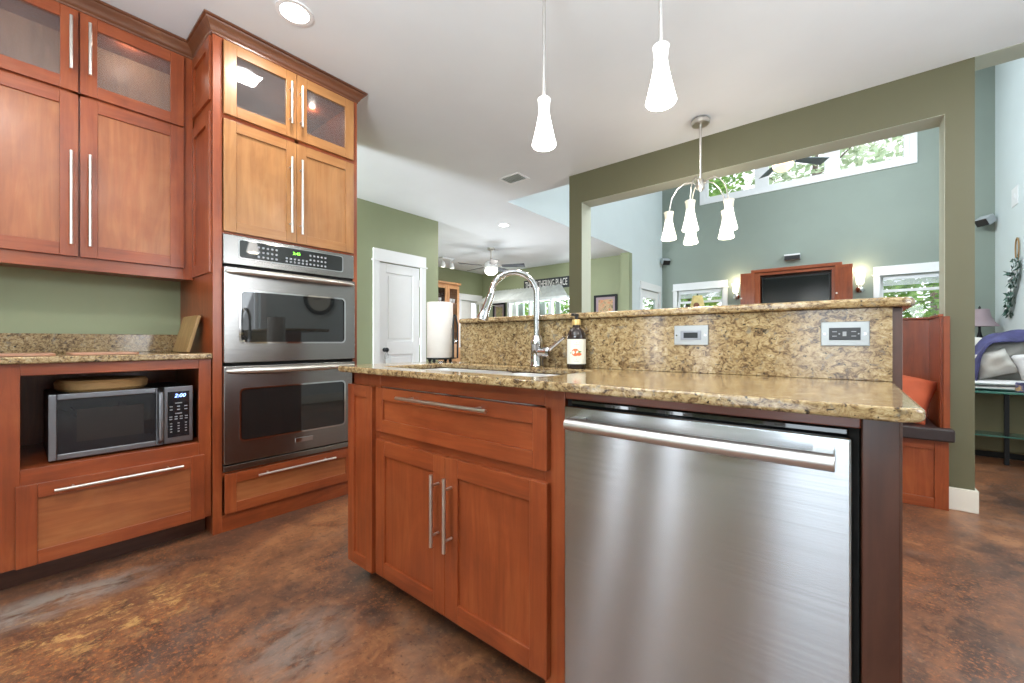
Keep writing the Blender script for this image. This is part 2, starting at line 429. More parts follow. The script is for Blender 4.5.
class MB:
    def __init__(self):
        self.v, self.f, self.m = [], [], []

    def add(self, vs, fs, m=0):
        b = len(self.v)
        self.v += [Vector(p) for p in vs]
        self.f += [tuple(b + i for i in q) for q in fs]
        self.m += [m] * len(fs)
        return self

    def hexa(self, p, m=0):
        return self.add(p, [(0, 3, 2, 1), (4, 5, 6, 7), (0, 1, 5, 4), (1, 2, 6, 5), (2, 3, 7, 6), (3, 0, 4, 7)], m)

    def box(self, x0, x1, y0, y1, z0, z1, m=0):
        return self.hexa([(x0, y0, z0), (x1, y0, z0), (x1, y1, z0), (x0, y1, z0), (x0, y0, z1), (x1, y0, z1), (x1, y1, z1), (x0, y1, z1)], m)

    def ob(self, O, fr, u0, u1, v0, v1, n0, n1, m=0):
        U, V, N = fr
        O = Vector(O)
        q = lambda a, b, c: O + U * a + V * b + N * c
        return self.hexa([q(u0, v0, n0), q(u1, v0, n0), q(u1, v1, n0), q(u0, v1, n0), q(u0, v0, n1), q(u1, v0, n1), q(u1, v1, n1), q(u0, v1, n1)], m)

    def poly(self, O, fr, pts, n0, n1, m=0):
        """prism of a 2-D outline"""
        U, V, N = fr
        O = Vector(O)
        k = len(pts)
        vs = [O + U * a + V * b + N * n0 for a, b in pts] + [O + U * a + V * b + N * n1 for a, b in pts]
        fs = [tuple(range(k))[::-1], tuple(range(k, 2 * k))] + [(i, (i + 1) % k, k + (i + 1) % k, k + i) for i in range(k)]
        return self.add(vs, fs, m)

    def rrect(self, O, fr, u0, u1, v0, v1, r, n0, n1, m=0, seg=5):
        pts = []
        for cx, cy, a0 in ((u1 - r, v1 - r, 0), (u0 + r, v1 - r, 90), (u0 + r, v0 + r, 180), (u1 - r, v0 + r, 270)):
            for i in range(seg + 1):
                a = math.radians(a0 + 90 * i / seg)
                pts.append((cx + r * math.cos(a), cy + r * math.sin(a)))
        return self.poly(O, fr, pts, n0, n1, m)

    def ring(self, O, fr, outer, inner, n0, n1, m=0):
        """flat frame between two outlines with the same number of points"""
        U, V, N = fr
        O = Vector(O)
        k = len(outer)
        q = lambda p, n: O + U * p[0] + V * p[1] + N * n
        vs = [q(p, n0) for p in outer] + [q(p, n0) for p in inner] + [q(p, n1) for p in outer] + [q(p, n1) for p in inner]
        fs = []
        for i in range(k):
            j = (i + 1) % k
            fs += [(2 * k + i, 2 * k + j, 3 * k + j, 3 * k + i), (j, i, k + i, k + j), (i, j, 2 * k + j, 2 * k + i), (k + j, k + i, 3 * k + i, 3 * k + j)]
        return self.add(vs, fs, m)

    def lathe(self, c, prof, m=0, seg=24, axis=EZ):
        """prof: (radius, height) pairs along axis from c"""
        A = Vector(axis).normalized()
        B = A.orthogonal().normalized()
        D = A.cross(B)
        c = Vector(c)
        vs, fs = [], []
        for r, h in prof:
            for i in range(seg):
                t = 2 * PI * i / seg
                vs.append(c + A * h + (B * math.cos(t) + D * math.sin(t)) * max(r, 1e-5))
        for j in range(len(prof) - 1):
            for i in range(seg):
                k = (i + 1) % seg
                fs.append((j * seg + i, j * seg + k, (j + 1) * seg + k, (j + 1) * seg + i))
        fs.append(tuple(range(seg))[::-1])
        fs.append(tuple(range((len(prof) - 1) * seg, len(prof) * seg)))
        return self.add(vs, fs, m)

    def cyl(self, p0, p1, r, m=0, seg=16, r1=None):
        p0, p1 = Vector(p0), Vector(p1)
        return self.lathe(p0, [(r, 0), (r if r1 is None else r1, (p1 - p0).length)], m, seg, p1 - p0)

    def tube(self, pts, rad, m=0, seg=12):
        pts = [Vector(p) for p in pts]
        n = len(pts)
        rs = rad if isinstance(rad, (list, tuple)) else [rad] * n
        vs, fs = [], []
        prev = None
        for i, p in enumerate(pts):
            T = (pts[min(i + 1, n - 1)] - pts[max(i - 1, 0)]).normalized()
            if prev is None:
                B = T.orthogonal().normalized()
            else:
                B = (prev - T * prev.dot(T)).normalized()
            prev = B
            D = T.cross(B)
            for k in range(seg):
                a = 2 * PI * k / seg
                vs.append(p + (B * math.cos(a) + D * math.sin(a)) * rs[i])
        for j in range(n - 1):
            for k in range(seg):
                l = (k + 1) % seg
                fs.append((j * seg + k, j * seg + l, (j + 1) * seg + l, (j + 1) * seg + k))
        fs.append(tuple(range(seg))[::-1])
        fs.append(tuple(range((n - 1) * seg, n * seg)))
        return self.add(vs, fs, m)

    def pillow(self, c, ax, size, m=0, n=14, power=0.55, seed=0, crease=0.0):
        """a stuffed square cushion: ax = (U,V,N) axes, size = (w,h,thickness)"""
        U, V, N = [Vector(a).normalized() for a in ax]
        c = Vector(c)
        rnd = random.Random(seed)
        ph = [rnd.uniform(0, 6) for _ in range(4)]
        vs, fs = [], []
        for s in (1, -1):
            for i in range(n + 1):
                for j in range(n + 1):
                    u, v = -1 + 2 * i / n, -1 + 2 * j / n
                    h = max(0.0, (1 - u ** 4) * (1 - v ** 4)) ** power
                    pinch = 1 - 0.07 * (1 - abs(u) ** 2) * abs(v) ** 3 - 0.0
                    pinu = 1 - 0.07 * (1 - abs(v) ** 2) * abs(u) ** 3
                    w = crease * (math.sin(5 * u + 3 * v + ph[0]) + math.sin(7 * v - 2 * u + ph[1])) * h
                    vs.append(c + U * (u * size[0] / 2 * pinu) + V * (v * size[1] / 2 * pinch) + N * (s * (h * size[2] / 2 + w)))
        k = (n + 1) ** 2
        for i in range(n):
            for j in range(n):
                a, b, d, e = i * (n + 1) + j, (i + 1) * (n + 1) + j, (i + 1) * (n + 1) + j + 1, i * (n + 1) + j + 1
                fs.append((a, b, d, e))
                fs.append((k + a, k + e, k + d, k + b))
        return self.add(vs, fs, m)

    def build(self, name, mats, parent=None, bevel=0.0, seg=2, smooth=True, angle=32, subsurf=0, merge=False):
        me = bpy.data.meshes.new(name)
        o = bpy.data.objects.new(name, me)
        if parent is not None:
            o.parent = parent
            off = wl(parent)
        else:
            off = Vector((0, 0, 0))
        me.from_pydata([tuple(p - off) for p in self.v], [], self.f)
        for mm in (mats if isinstance(mats, (list, tuple)) else [mats]):
            me.materials.append(mm)
        me.polygons.foreach_set('material_index', self.m)
        bm = bmesh.new()
        bm.from_mesh(me)
        if merge:
            bmesh.ops.remove_doubles(bm, verts=bm.verts, dist=1e-4)
        bmesh.ops.recalc_face_normals(bm, faces=bm.faces)
        bm.to_mesh(me)
        bm.free()
        if smooth:
            me.shade_smooth()
            me.set_sharp_from_angle(angle=math.radians(angle))
        me.update()
        COL.objects.link(o)
        if bevel:
            md = o.modifiers.new('bevel', 'BEVEL')
            md.width = bevel
            md.segments = seg
            md.limit_method = 'ANGLE'
            md.angle_limit = math.radians(35)
            md.harden_normals = True
        if subsurf:
            md = o.modifiers.new('sub', 'SUBSURF')
            md.levels = md.render_levels = subsurf
        return o


def tag(o, label=None, cat=None, group=None, kind=None):
    if label:
        o['label'] = label
    if cat:
        o['category'] = cat
    if group:
        o['group'] = group
    if kind:
        o['kind'] = kind
    return o


def thing(name, loc, label, cat, group=None):
    o = bpy.data.objects.new(name, None)
    o.empty_display_size = 0.1
    COL.objects.link(o)
    o.location = loc
    return tag(o, label, cat, group)


def struct(name, mb, mats, parent=None, bevel=0.0, **kw):
    o = mb.build(name, mats, parent, bevel, **kw)
    if parent is None:
        o['kind'] = 'structure'
    return o


def struct_empty(name, loc):
    o = bpy.data.objects.new(name, None)
    COL.objects.link(o)
    o.location = loc
    o['kind'] = 'structure'
    return o


def copy_tree(root, loc, label=None):
    r = root.copy()
    COL.objects.link(r)
    r.location = loc
    if label:
        r['label'] = label
    for ch in list(root.children):
        k = ch.copy()
        COL.objects.link(k)
        k.parent = r
        for g in list(ch.children):
            h = g.copy()
            COL.objects.link(h)
            h.parent = k
    return r


def text_mesh(name, body, O, fr, height, mat, parent, depth=0.001, align='CENTER', width=None, shear=0.0, bold=0.0):
    cu = bpy.data.curves.new(name, 'FONT')
    cu.body = body
    cu.align_x = align
    cu.align_y = 'CENTER'
    cu.size = height / 0.7
    cu.extrude = depth
    cu.shear = shear
    cu.offset = bold
    tmp = bpy.data.objects.new(name + '_tmp', cu)
    COL.objects.link(tmp)
    dg = bpy.context.evaluated_depsgraph_get()
    me = bpy.data.meshes.new_from_object(tmp.evaluated_get(dg))
    COL.objects.unlink(tmp)
    bpy.data.objects.remove(tmp)
    me.name = name
    xs = [v.co.x for v in me.vertices]
    k = 1.0 if width is None else width / max(1e-6, max(xs) - min(xs))
    U, V, N = fr
    off = wl(parent) if parent else Vector((0, 0, 0))
    for v in me.vertices:
        c = v.co.copy()
        v.co = Vector(O) + U * (c.x * k) + V * c.y + N * c.z - off
    me.materials.clear()
    me.materials.append(mat)
    o = bpy.data.objects.new(name, me)
    COL.objects.link(o)
    if parent:
        o.parent = parent
    return o


def wall_boxes(mb, axis, p0, p1, a0, a1, z0, z1, holes=()):
    """a wall slab across axis ('x' means it lies at x=p0..p1 and runs along y) with rectangular holes"""
    As = sorted({a0, a1} | {h[i] for h in holes for i in (0, 1)})
    Zs = sorted({z0, z1} | {h[i] for h in holes for i in (2, 3)})
    for i in range(len(As) - 1):
        for j in range(len(Zs) - 1):
            ca, cz = (As[i] + As[i + 1]) / 2, (Zs[j] + Zs[j + 1]) / 2
            if any(h[0] < ca < h[1] and h[2] < cz < h[3] for h in holes):
                continue
            if axis == 'x':
                mb.box(p0, p1, As[i], As[i + 1], Zs[j], Zs[j + 1])
            else:
                mb.box(As[i], As[i + 1], p0, p1, Zs[j], Zs[j + 1])
    return mb


# ------------------------------------------------------------------ the shell
HC = 2.74           # kitchen and dining ceiling
HT = 5.2            # great room ceiling
XL, XR = -3.2, 1.74
struct('floor', MB().box(-7.4, 1.9, -2.5, 9.6, -0.12, 0.0), FLOOR, smooth=False)
struct('ceiling', MB().box(-3.2, 1.9, -2.5, 3.66, HC, HC + 0.12).box(-7.4, -3.2, -2.5, 7.62, HC, HC + 0.12).box(-3.2, -2.2, 3.66, 3.84, HC, HC + 0.12), CEIL, smooth=False)
struct('ceiling_great_room', MB().box(-3.3, 1.9, 3.66, 9.5, HT, HT + 0.1), CEIL, smooth=False)

struct('wall_left', MB().box(-3.34, -3.25, -2.3, 1.55, 0, HC), SAGE, smooth=False)
struct('wall_hall', wall_boxes(MB(), 'x', -4.62, -4.5, -2.5, 3.86, 0, HC, [(2.90, 3.54, 0, 2.03)]), SAGE, smooth=False)
struct('wall_dining_near', MB().box(-7.3, -4.62, 3.74, 3.86, 0, HC), SAGE, smooth=False)
struct('wall_dining_left', wall_boxes(MB(), 'x', -7.3, -7.17, 3.86, 7.62, 0, HC, [(6.86, 7.5, 0.9, 2.03)]), SAGE, smooth=False)
struct('wall_dining_back', wall_boxes(MB(), 'y', 7.62, 7.74, -7.3, -3.32, 0, HC, [(-6.28, -4.48, 0.95, 1.96)]), SAGE, smooth=False)
struct('wall_dining_return', MB().box(-3.37, -3.2, 7.47, 7.62, 0, HC), SAGE, smooth=False)
struct('wall_great_left', wall_boxes(MB(), 'x', -3.32, XL, 7.62, 9.42, 0, HT, [(8.08, 9.08, 0, 2.1)]).box(-3.32, XL, 3.66, 7.62, HC + 0.12, HT), PALE, smooth=False)
struct('wall_great_soffit', MB().box(XL - 0.001, XL + 0.001, 3.84, 7.62, HC, HC + 0.12), PALE, smooth=False)
struct('wall_far', wall_boxes(MB(), 'y', 9.3, 9.42, -3.32, 1.86, 0, HT, [(-2.87, -1.95, 0.85, 2.14), (0.46, 1.38, 0.85, 2.14), (-2.31, 0.82, 4.02, 4.56)]), SAGE_FAR, smooth=False)
struct('wall_right', wall_boxes(MB(), 'x', XR, XR + 0.12, -2.5, 9.42, 0, HT, [(4.2, 7.6, 3.3, 4.75), (1.0, 2.4, 0.85, 2.15)]), PALE, smooth=False)
struct('wall_back', wall_boxes(MB(), 'y', -2.32, -2.2, -4.5, 1.74, 0, HC, [(-0.46, 0.26, 0.05, 2.1), (-4.4, -3.5, 0.6, 2.1), (-1.94, -1.76, 0.05, 2.1), (-1.37, -1.21, 0.05, 2.1)]), SAGE, smooth=False)
# the wide opening between kitchen and great room: header and two posts
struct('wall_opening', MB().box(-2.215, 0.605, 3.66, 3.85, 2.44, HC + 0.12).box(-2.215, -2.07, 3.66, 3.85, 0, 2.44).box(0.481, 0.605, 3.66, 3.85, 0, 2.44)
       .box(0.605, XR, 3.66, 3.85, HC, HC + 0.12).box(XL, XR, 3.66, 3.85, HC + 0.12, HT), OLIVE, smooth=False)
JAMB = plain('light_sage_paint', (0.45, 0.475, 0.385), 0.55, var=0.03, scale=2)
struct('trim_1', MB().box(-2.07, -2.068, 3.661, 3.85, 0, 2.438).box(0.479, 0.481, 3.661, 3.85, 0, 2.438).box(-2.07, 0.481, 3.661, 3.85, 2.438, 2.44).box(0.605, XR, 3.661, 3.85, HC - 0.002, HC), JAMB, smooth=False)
struct('baseboard_post', MB().box(0.466, 0.62, 3.645, 3.865, 0, 0.135), CREAM, bevel=0.004)
struct('baseboard_right', MB().box(XR - 0.016, XR, -2.2, 9.3, 0, 0.135), CREAM, bevel=0.004)
struct('baseboard_far', MB().box(XL, XR, 9.284, 9.3, 0, 0.135), CREAM, bevel=0.004)


def casing(mb, O, fr, w, h, side=0.085, head=0.155, sill=True, t=0.022, base=0.0):
    """craftsman casing around an opening w x h whose lower left corner is O"""
    mb.ob(O, fr, -side, 0, base, h, 0, t)
    mb.ob(O, fr, w, w + side, base, h, 0, t)
    mb.ob(O, fr, -side, w + side, h + 0.018, h + head, 0, t + 0.004)
    mb.ob(O, fr, -side - 0.018, w + side + 0.018, h, h + 0.018, 0, t + 0.016)
    if sill:
        mb.ob(O, fr, -side - 0.02, w + side + 0.02, -0.03, 0, 0, 0.05)
        mb.ob(O, fr, -side, w + side, -0.12, -0.03, 0, t)
    return mb


def sash(mb, O, fr, u0, u1, v0, v1, w, n0, n1):
    mb.ob(O, fr, u0, u0 + w, v0, v1, n0, n1)
    mb.ob(O, fr, u1 - w, u1, v0, v1, n0, n1)
    mb.ob(O, fr, u0 + w, u1 - w, v0, v0 + w, n0, n1)
    mb.ob(O, fr, u0 + w, u1 - w, v1 - w, v1, n0, n1)
    return mb


def window(name, O, fr, w, h, meeting=0.5, extra=None):
    e = struct_empty(name, O)
    casing(MB(), O, fr, w, h).build('window_frame', TRIMW, e, 0.003)
    mb = MB()
    k = h * meeting
    sash(mb, O, fr, 0, w, 0, k + 0.02, 0.045, -0.07, -0.03)
    sash(mb, O, fr, 0, w, k - 0.02, h, 0.045, -0.10, -0.07)
    mb.build('sash', TRIMW, e, 0.003)
    MB().ob(O, fr, 0.04, w - 0.04, 0.04, h - 0.04, -0.072, -0.068).build('pane', GLASS, e, smooth=False)
    return e


# far wall: two double-hung windows and the clerestory strip
wa = window('window_1', (-2.87, 9.3, 0.85), SOUTH, 0.92, 1.29, 0.80)
wb = window('window_2', (0.46, 9.3, 0.85), SOUTH, 0.92, 1.29, 0.80)
e = struct_empty('window_3', (-2.31, 9.3, 4.02))
O = (-2.31, 9.3, 4.02)
mb = MB()
mb.ob(O, SOUTH, -0.09, 0, -0.09, 0.63, 0, 0.025).ob(O, SOUTH, 3.13, 3.22, -0.09, 0.63, 0, 0.025).ob(O, SOUTH, 0, 3.13, -0.09, 0, 0, 0.025).ob(O, SOUTH, 0, 3.13, 0.54, 0.63, 0, 0.025)
for a, b in ((0.0, 0.07), (0.93, 1.16), (2.02, 2.24), (3.06, 3.13)):
    mb.ob(O, SOUTH, a, b, 0, 0.54, -0.06, 0.012)
mb.ob(O, SOUTH, 0, 3.13, 0, 0.05, -0.06, 0.006).ob(O, SOUTH, 0, 3.13, 0.5, 0.54, -0.06, 0.006)
mb.build('window_frame', TRIMW, e, 0.003)
for a, b in ((0.07, 0.93), (1.16, 2.02), (2.24, 3.06)):
    MB().ob(O, SOUTH, a, b, 0.05, 0.5, -0.05, -0.046).build('pane', GLASS, e, smooth=False)
# slatted blinds in the lower far windows
for par, x0, x1, zt, zb, nm in ((wa, -2.82, -2.0, 2.09, 2.00, 0), (wb, 0.505, 1.335, 2.09, 2.0, 1)):
    mb = MB().box(x0, x1, 9.31, 9.35, zt - 0.03, zt + 0.02)
    for i in range(5):
        z = zt - 0.05 - 0.018 * i
        mb.hexa([(x0, 9.315, z), (x1, 9.315, z), (x1, 9.345, z + 0.012), (x0, 9.345, z + 0.012), (x0, 9.315, z + 0.003), (x1, 9.315, z + 0.003), (x1, 9.345, z + 0.015), (x0, 9.345, z + 0.015)])
    mb.build('blind', BLIND, par)
# dining side: a bright double-hung window and the wide window under the awning
w4 = window('window_4', (-7.17, 6.86, 0.9), EAST, 0.64, 1.13)
MB().box(-7.215, -7.205, 6.865, 7.25, 0.92, 2.02).build('curtain_panel', CURTW, w4)
e = struct_empty('window_5', (-6.28, 7.62, 0.95))
O = (-6.28, 7.62, 0.95)
mb = MB()
sash(mb, O, SOUTH, -0.06, 1.86, -0.06, 1.07, 0.07, -0.04, 0.02)
for u in (0.58, 1.18):
    mb.ob(O, SOUTH, u, u + 0.05, 0, 1.0, -0.06, 0.01)
mb.build('window_frame', TRIMW, e, 0.003)
MB().ob(O, SOUTH, 0, 1.8, 0, 1.0, -0.066, -0.062).build('pane', GLASS, e, smooth=False)
for u0, u1, m in ((0.05, 0.22, CURT), (0.24, 0.42, CURTG), (0.64, 0.78, CURT), (0.86, 1.04, CURTG), (1.10, 1.22, CURT), (1.30, 1.42, CURTG)):
    n = 9
    pts = [(u0 + (u1 - u0) * i / n, 0.012 * (1 if i % 2 else -1)) for i in range(n + 1)]
    vs = [Vector(O) + EX * a + EY * (0.035 + b) + EZ * z for z in (0.02, 0.97) for a, b in pts]
    MB().add(vs, [(i, i + 1, n + 2 + i, n + 1 + i) for i in range(n)]).build('curtain_panel', m, e)
# unseen openings that let the daylight in: plain frames
for nm, O, fr, w, h in (('window_6', (XR, 7.6, 3.3), WEST, 3.4, 1.45), ('window_7', (XR, 2.4, 0.85), WEST, 1.4, 1.3)):
    e = struct_empty(nm, O)
    casing(MB(), O, fr, w, h).build('window_frame', TRIMW, e, 0.003)
    mb = sash(MB(), O, fr, 0, w, 0, h, 0.05, -0.08, -0.04)
    mb.ob(O, fr, w / 2 - 0.03, w / 2 + 0.03, 0, h, -0.08, -0.04)
    mb.build('sash', TRIMW, e)
for nm, O, w, h in (('door_3', (0.26, -2.2, 0.05), 0.72, 2.05), ('window_8', (-3.5, -2.2, 0.6), 0.9, 1.5), ('window_9', (-1.76, -2.2, 0.05), 0.18, 2.05), ('window_10', (-1.21, -2.2, 0.05), 0.16, 2.05)):
    fr = (-EX, EZ, EY)
    e = struct_empty(nm, O)
    casing(MB(), O, fr, w, h, sill=False).build('door_frame' if 'door' in nm else 'window_frame', TRIMW, e, 0.003)
    mb = sash(MB(), O, fr, 0, w, 0, h, 0.07 if w > 0.3 else 0.015, -0.08, -0.04)
    mb.build('sash', TRIMW, e)


# ------------------------------------------------------------------ panelled doors of the house
def panel_door(name, O, fr, w, h, knob_u, glassy=False):
    e = struct_empty(name, O)
    casing(MB(), O, fr, w, h, sill=False).build('door_frame', TRIMW, e, 0.003)
    mb = MB()
    st = 0.115
    mb.ob(O, fr, 0.006, st, 0.01, h - 0.006, -0.045, -0.008)
    mb.ob(O, fr, w - st, w - 0.006, 0.01, h - 0.006, -0.045, -0.008)
    rails = ((0.01, 0.22), (0.86, 1.03), (h - 0.125, h - 0.006)) if not glassy else ((0.01, 0.25), (h - 0.16, h - 0.006))
    for a, b in rails:
        mb.ob(O, fr, st, w - st, a, b, -0.045, -0.008)
    if not glassy:
        for a, b in ((0.22, 0.86), (1.03, h - 0.125)):
            mb.ob(O, fr, st, w - st, a, b, -0.042, -0.024)
            mb.ob(O, fr, st + 0.035, w - st - 0.035, a + 0.035, b - 0.035, -0.03, -0.014)
    d = mb.build('door_panel', TRIMW, e, 0.004)
    if glassy:
        MB().ob(O, fr, st, w - st, 0.25, h - 0.16, -0.03, -0.026).build('pane', GLASS, d, smooth=False)
    kp = Vector(O) + fr[0] * knob_u + EZ * 0.925
    MB().lathe(kp - fr[2] * 0.008, [(0.026, 0), (0.026, 0.008), (0.011, 0.012), (0.011, 0.035), (0.024, 0.042), (0.029, 0.055), (0.024, 0.068), (0.0, 0.072)], axis=fr[2]).build('door_knob', BLACKM, d)
    hz = MB()
    hu = w - 0.004 if knob_u < w / 2 else 0.004
    for z in (0.25, 1.03, 1.82):
        hz.cyl(Vector(O) + fr[0] * hu + EZ * (z - 0.045) + fr[2] * 0.002, Vector(O) + fr[0] * hu + EZ * (z + 0.045) + fr[2] * 0.002, 0.007, seg=8)
    hz.build('hinge', NICKEL, d)
    return e, kp


e1, kp = panel_door('door_1', (-4.5, 2.90, 0.0), EAST, 0.64, 2.03, 0.085)
tg = thing('hang_tag', kp + Vector((0.045, 0.0, -0.15)), 'small pale paper tag on a string hanging from the black knob of the white door', 'tag')
p = kp + Vector((0.045, 0, 0))
MB().tube([p + Vector((0, 0.004, -0.02)), p + Vector((0, -0.025, -0.06)), p + Vector((0, -0.028, -0.11)), p + Vector((0.0, 0.02, -0.10)), p + Vector((0, 0.02, -0.06)), p + Vector((0, 0.006, -0.02))], 0.002, seg=6).build('string', BLACKM, tg)
MB().rrect(p + Vector((0, 0, 0)), EAST, -0.01, 0.065, -0.17, -0.07, 0.012, -0.001, 0.001).build('card', TAGM, tg)
panel_door('door_2', (-3.2, 8.08, 0.0), EAST, 1.0, 2.1, 0.08, True)

# trees and lawn outside
tag(MB().box(-12, 8, 9.6, 24, -0.35, -0.25).build('lawn', LAWN, smooth=False), kind='structure')


def tree(x, y, z0, z1, rx, ry, n, leaf, size, label, seed):
    rnd = random.Random(seed)
    t = thing('tree', (x, y, -0.25), label, 'tree', 'trees outside the windows')
    mb = MB().tube([(x, y, -0.25), (x + 0.1, y, 1.0), (x + 0.02, y + 0.1, (z0 + z1) / 2), (x + 0.15, y, z1 - 0.2)], [0.13, 0.10, 0.07, 0.02], seg=8)
    for k in range(7):
        a = rnd.uniform(0, 6.28)
        zb = rnd.uniform(max(z0, 0.6), (z0 + z1) / 2)
        mb.tube([(x + 0.05, y, zb), (x + math.cos(a) * rx * 0.4, y + math.sin(a) * ry * 0.4, zb + 0.35), (x + math.cos(a) * rx * 0.8, y + math.sin(a) * ry * 0.8, zb + 0.9)], [0.04, 0.025, 0.008], seg=6)
    mb.build('trunk', BARK, t)
    vs, fs = [], []
    for i in range(n):
        while True:
            a, b, c = rnd.uniform(-1, 1), rnd.uniform(-1, 1), rnd.uniform(-1, 1)
            if 0.15 < a * a + b * b + c * c < 1:
                break
        p = Vector((x + a * rx, y + b * ry, (z0 + z1) / 2 + c * (z1 - z0) / 2))
        d = Vector((rnd.uniform(-1, 1), rnd.uniform(-1, 1), rnd.uniform(-0.6, 0.6))).normalized()
        q = d.orthogonal().normalized()
        s = size * rnd.uniform(0.6, 1.3)
        k = len(vs)
        vs += [p, p + d * s * 0.5 + q * s * 0.28, p + d * s, p + d * s * 0.5 - q * s * 0.28]
        fs.append((k, k + 1, k + 2, k + 3))
    MB().add(vs, fs).build('foliage', leaf, t, smooth=False)


tree(-4.3, 14.9, 3.4, 8.6, 1.9, 1.2, 2600, LEAF1, 0.26, 'leafy green tree behind the left pane of the high strip window', 1)
tree(-0.7, 14.6, 3.4, 8.4, 1.6, 1.3, 2000, LEAF2, 0.24, 'pale sparse tree behind the middle pane of the high strip window', 2)
tree(1.9, 16.6, 3.6, 9.2, 1.9, 1.2, 1700, LEAF2, 0.24, 'pale tree behind the right pane of the high strip window', 3)
tree(1.9, 12.6, 0.4, 3.6, 1.8, 1.2, 2800, LEAF1, 0.2, 'bright green tree behind the window beside the bench', 4)
tree(-3.6, 12.4, 0.4, 3.4, 1.3, 1.0, 1800, LEAF1, 0.2, 'green tree behind the window with the sunflower lamp', 5)
tree(-7.6, 11.2, 0.2, 3.4, 2.0, 1.0, 2000, LEAF1, 0.2, 'green tree behind the curtained window under the awning', 6)


# ------------------------------------------------------------------ cabinet kit
def shaker(mb, O, fr, w, h, fw=0.06, t=0.02, rec=0.009, hz=1, panel=0):
    """frame-and-panel front; slot 0 vertical grain, slot 1 horizontal grain"""
    mb.ob(O, fr, 0, fw, 0, h, 0, t, 0)
    mb.ob(O, fr, w - fw, w, 0, h, 0, t, 0)
    mb.ob(O, fr, fw, w - fw, 0, fw, 0, t, hz)
    mb.ob(O, fr, fw, w - fw, h - fw, h, 0, t, hz)
    mb.ob(O, fr, fw - 0.004, w - fw + 0.004, fw - 0.004, h - fw + 0.004, 0.002, t - rec, panel)
    return mb


def open_frame(mb, O, fr, w, h, fw=0.06, t=0.02, hz=1):
    mb.ob(O, fr, 0, fw, 0, h, 0, t, 0)
    mb.ob(O, fr, w - fw, w, 0, h, 0, t, 0)
    mb.ob(O, fr, fw, w - fw, 0, fw, 0, t, hz)
    mb.ob(O, fr, fw, w - fw, h - fw, h, 0, t, hz)
    return mb


def bar_pull(a, b, n, parent, r=0.0065, so=0.034, inset=0.055):
    """bar pull between a and b standing off along n"""
    a, b, n = Vector(a), Vector(b), Vector(n)
    d = (b - a).normalized()
    mb = MB().cyl(a + n * so, b + n * so, r, seg=14)
    for p in (a + d * inset, b - d * inset):
        mb.cyl(p, p + n * so, r * 0.75, seg=10)
    return mb.build('handle', NICKEL, parent)


def crown_run(mb, pts, prof, m=0):
    """sweep a (out, up) profile along a mitred plan path; outward is to the right of travel"""
    n = len(pts)
    P = [Vector((p[0], p[1], 0)) for p in pts]
    rows = []
    for i in range(n):
        dirs = []
        if i > 0:
            dirs.append((P[i] - P[i - 1]).normalized())
        if i < n - 1:
            dirs.append((P[i + 1] - P[i]).normalized())
        ns = [Vector((d.y, -d.x, 0)) for d in dirs]
        if len(ns) == 2:
            b = (ns[0] + ns[1]).normalized()
            k = b / max(0.2, b.dot(ns[0]))
        else:
            k = ns[0]
        rows.append([P[i] + k * o + EZ * z for o, z in prof])
    k = len(prof)
    vs = [v for r in rows for v in r]
    fs = []
    for i in range(n - 1):
        for j in range(k):
            l = (j + 1) % k
            fs.append((i * k + j, i * k + l, (i + 1) * k + l, (i + 1) * k + j))
    fs.append(tuple(range(k))[::-1])
    fs.append(tuple(range((n - 1) * k, n * k)))
    return mb.add(vs, fs, m)


def crown_profile(z0, z1, out):
    h = z1 - z0
    return [(-0.02, z0), (0.004, z0), (0.006, z0 + 0.14 * h), (0.012, z0 + 0.2 * h), (0.016, z0 + 0.32 * h), (0.4 * out + 0.008, z0 + 0.62 * h),
            (0.75 * out, z0 + 0.74 * h), (0.80 * out, z0 + 0.82 * h), (out, z0 + 0.86 * h), (out, z1), (-0.02, z1)]


XW = -3.25          # kitchen left wall face

# ------------------------------------------------------------------ wall cabinet on the left
uc = thing('wall_cabinet', (-3.1, 0.2, 1.39), 'cherry wall cabinet with two glazed upper doors hung over the granite counter', 'cabinet')
FX = -2.96
mb = MB()
Y0, Y1 = -0.62, 0.674
mb.box(XW, FX, Y0, Y0 + 0.02, 1.405, 2.70, 0).box(XW, FX, Y1 - 0.02, Y1, 1.405, 2.70, 0)
mb.box(XW, FX, Y0 + 0.02, Y1 - 0.02, 1.405, 1.425, 1).box(XW, FX, Y0 + 0.02, Y1 - 0.02, 2.68, 2.70, 1).box(XW, FX, Y0 + 0.02, Y1 - 0.02, 2.225, 2.245, 2)
mb.box(XW, XW + 0.008, Y0 + 0.02, Y1 - 0.02, 1.425, 2.68, 2)
mb.box(FX - 0.02, FX, 0.205, 0.225, 1.405, 2.68, 0)
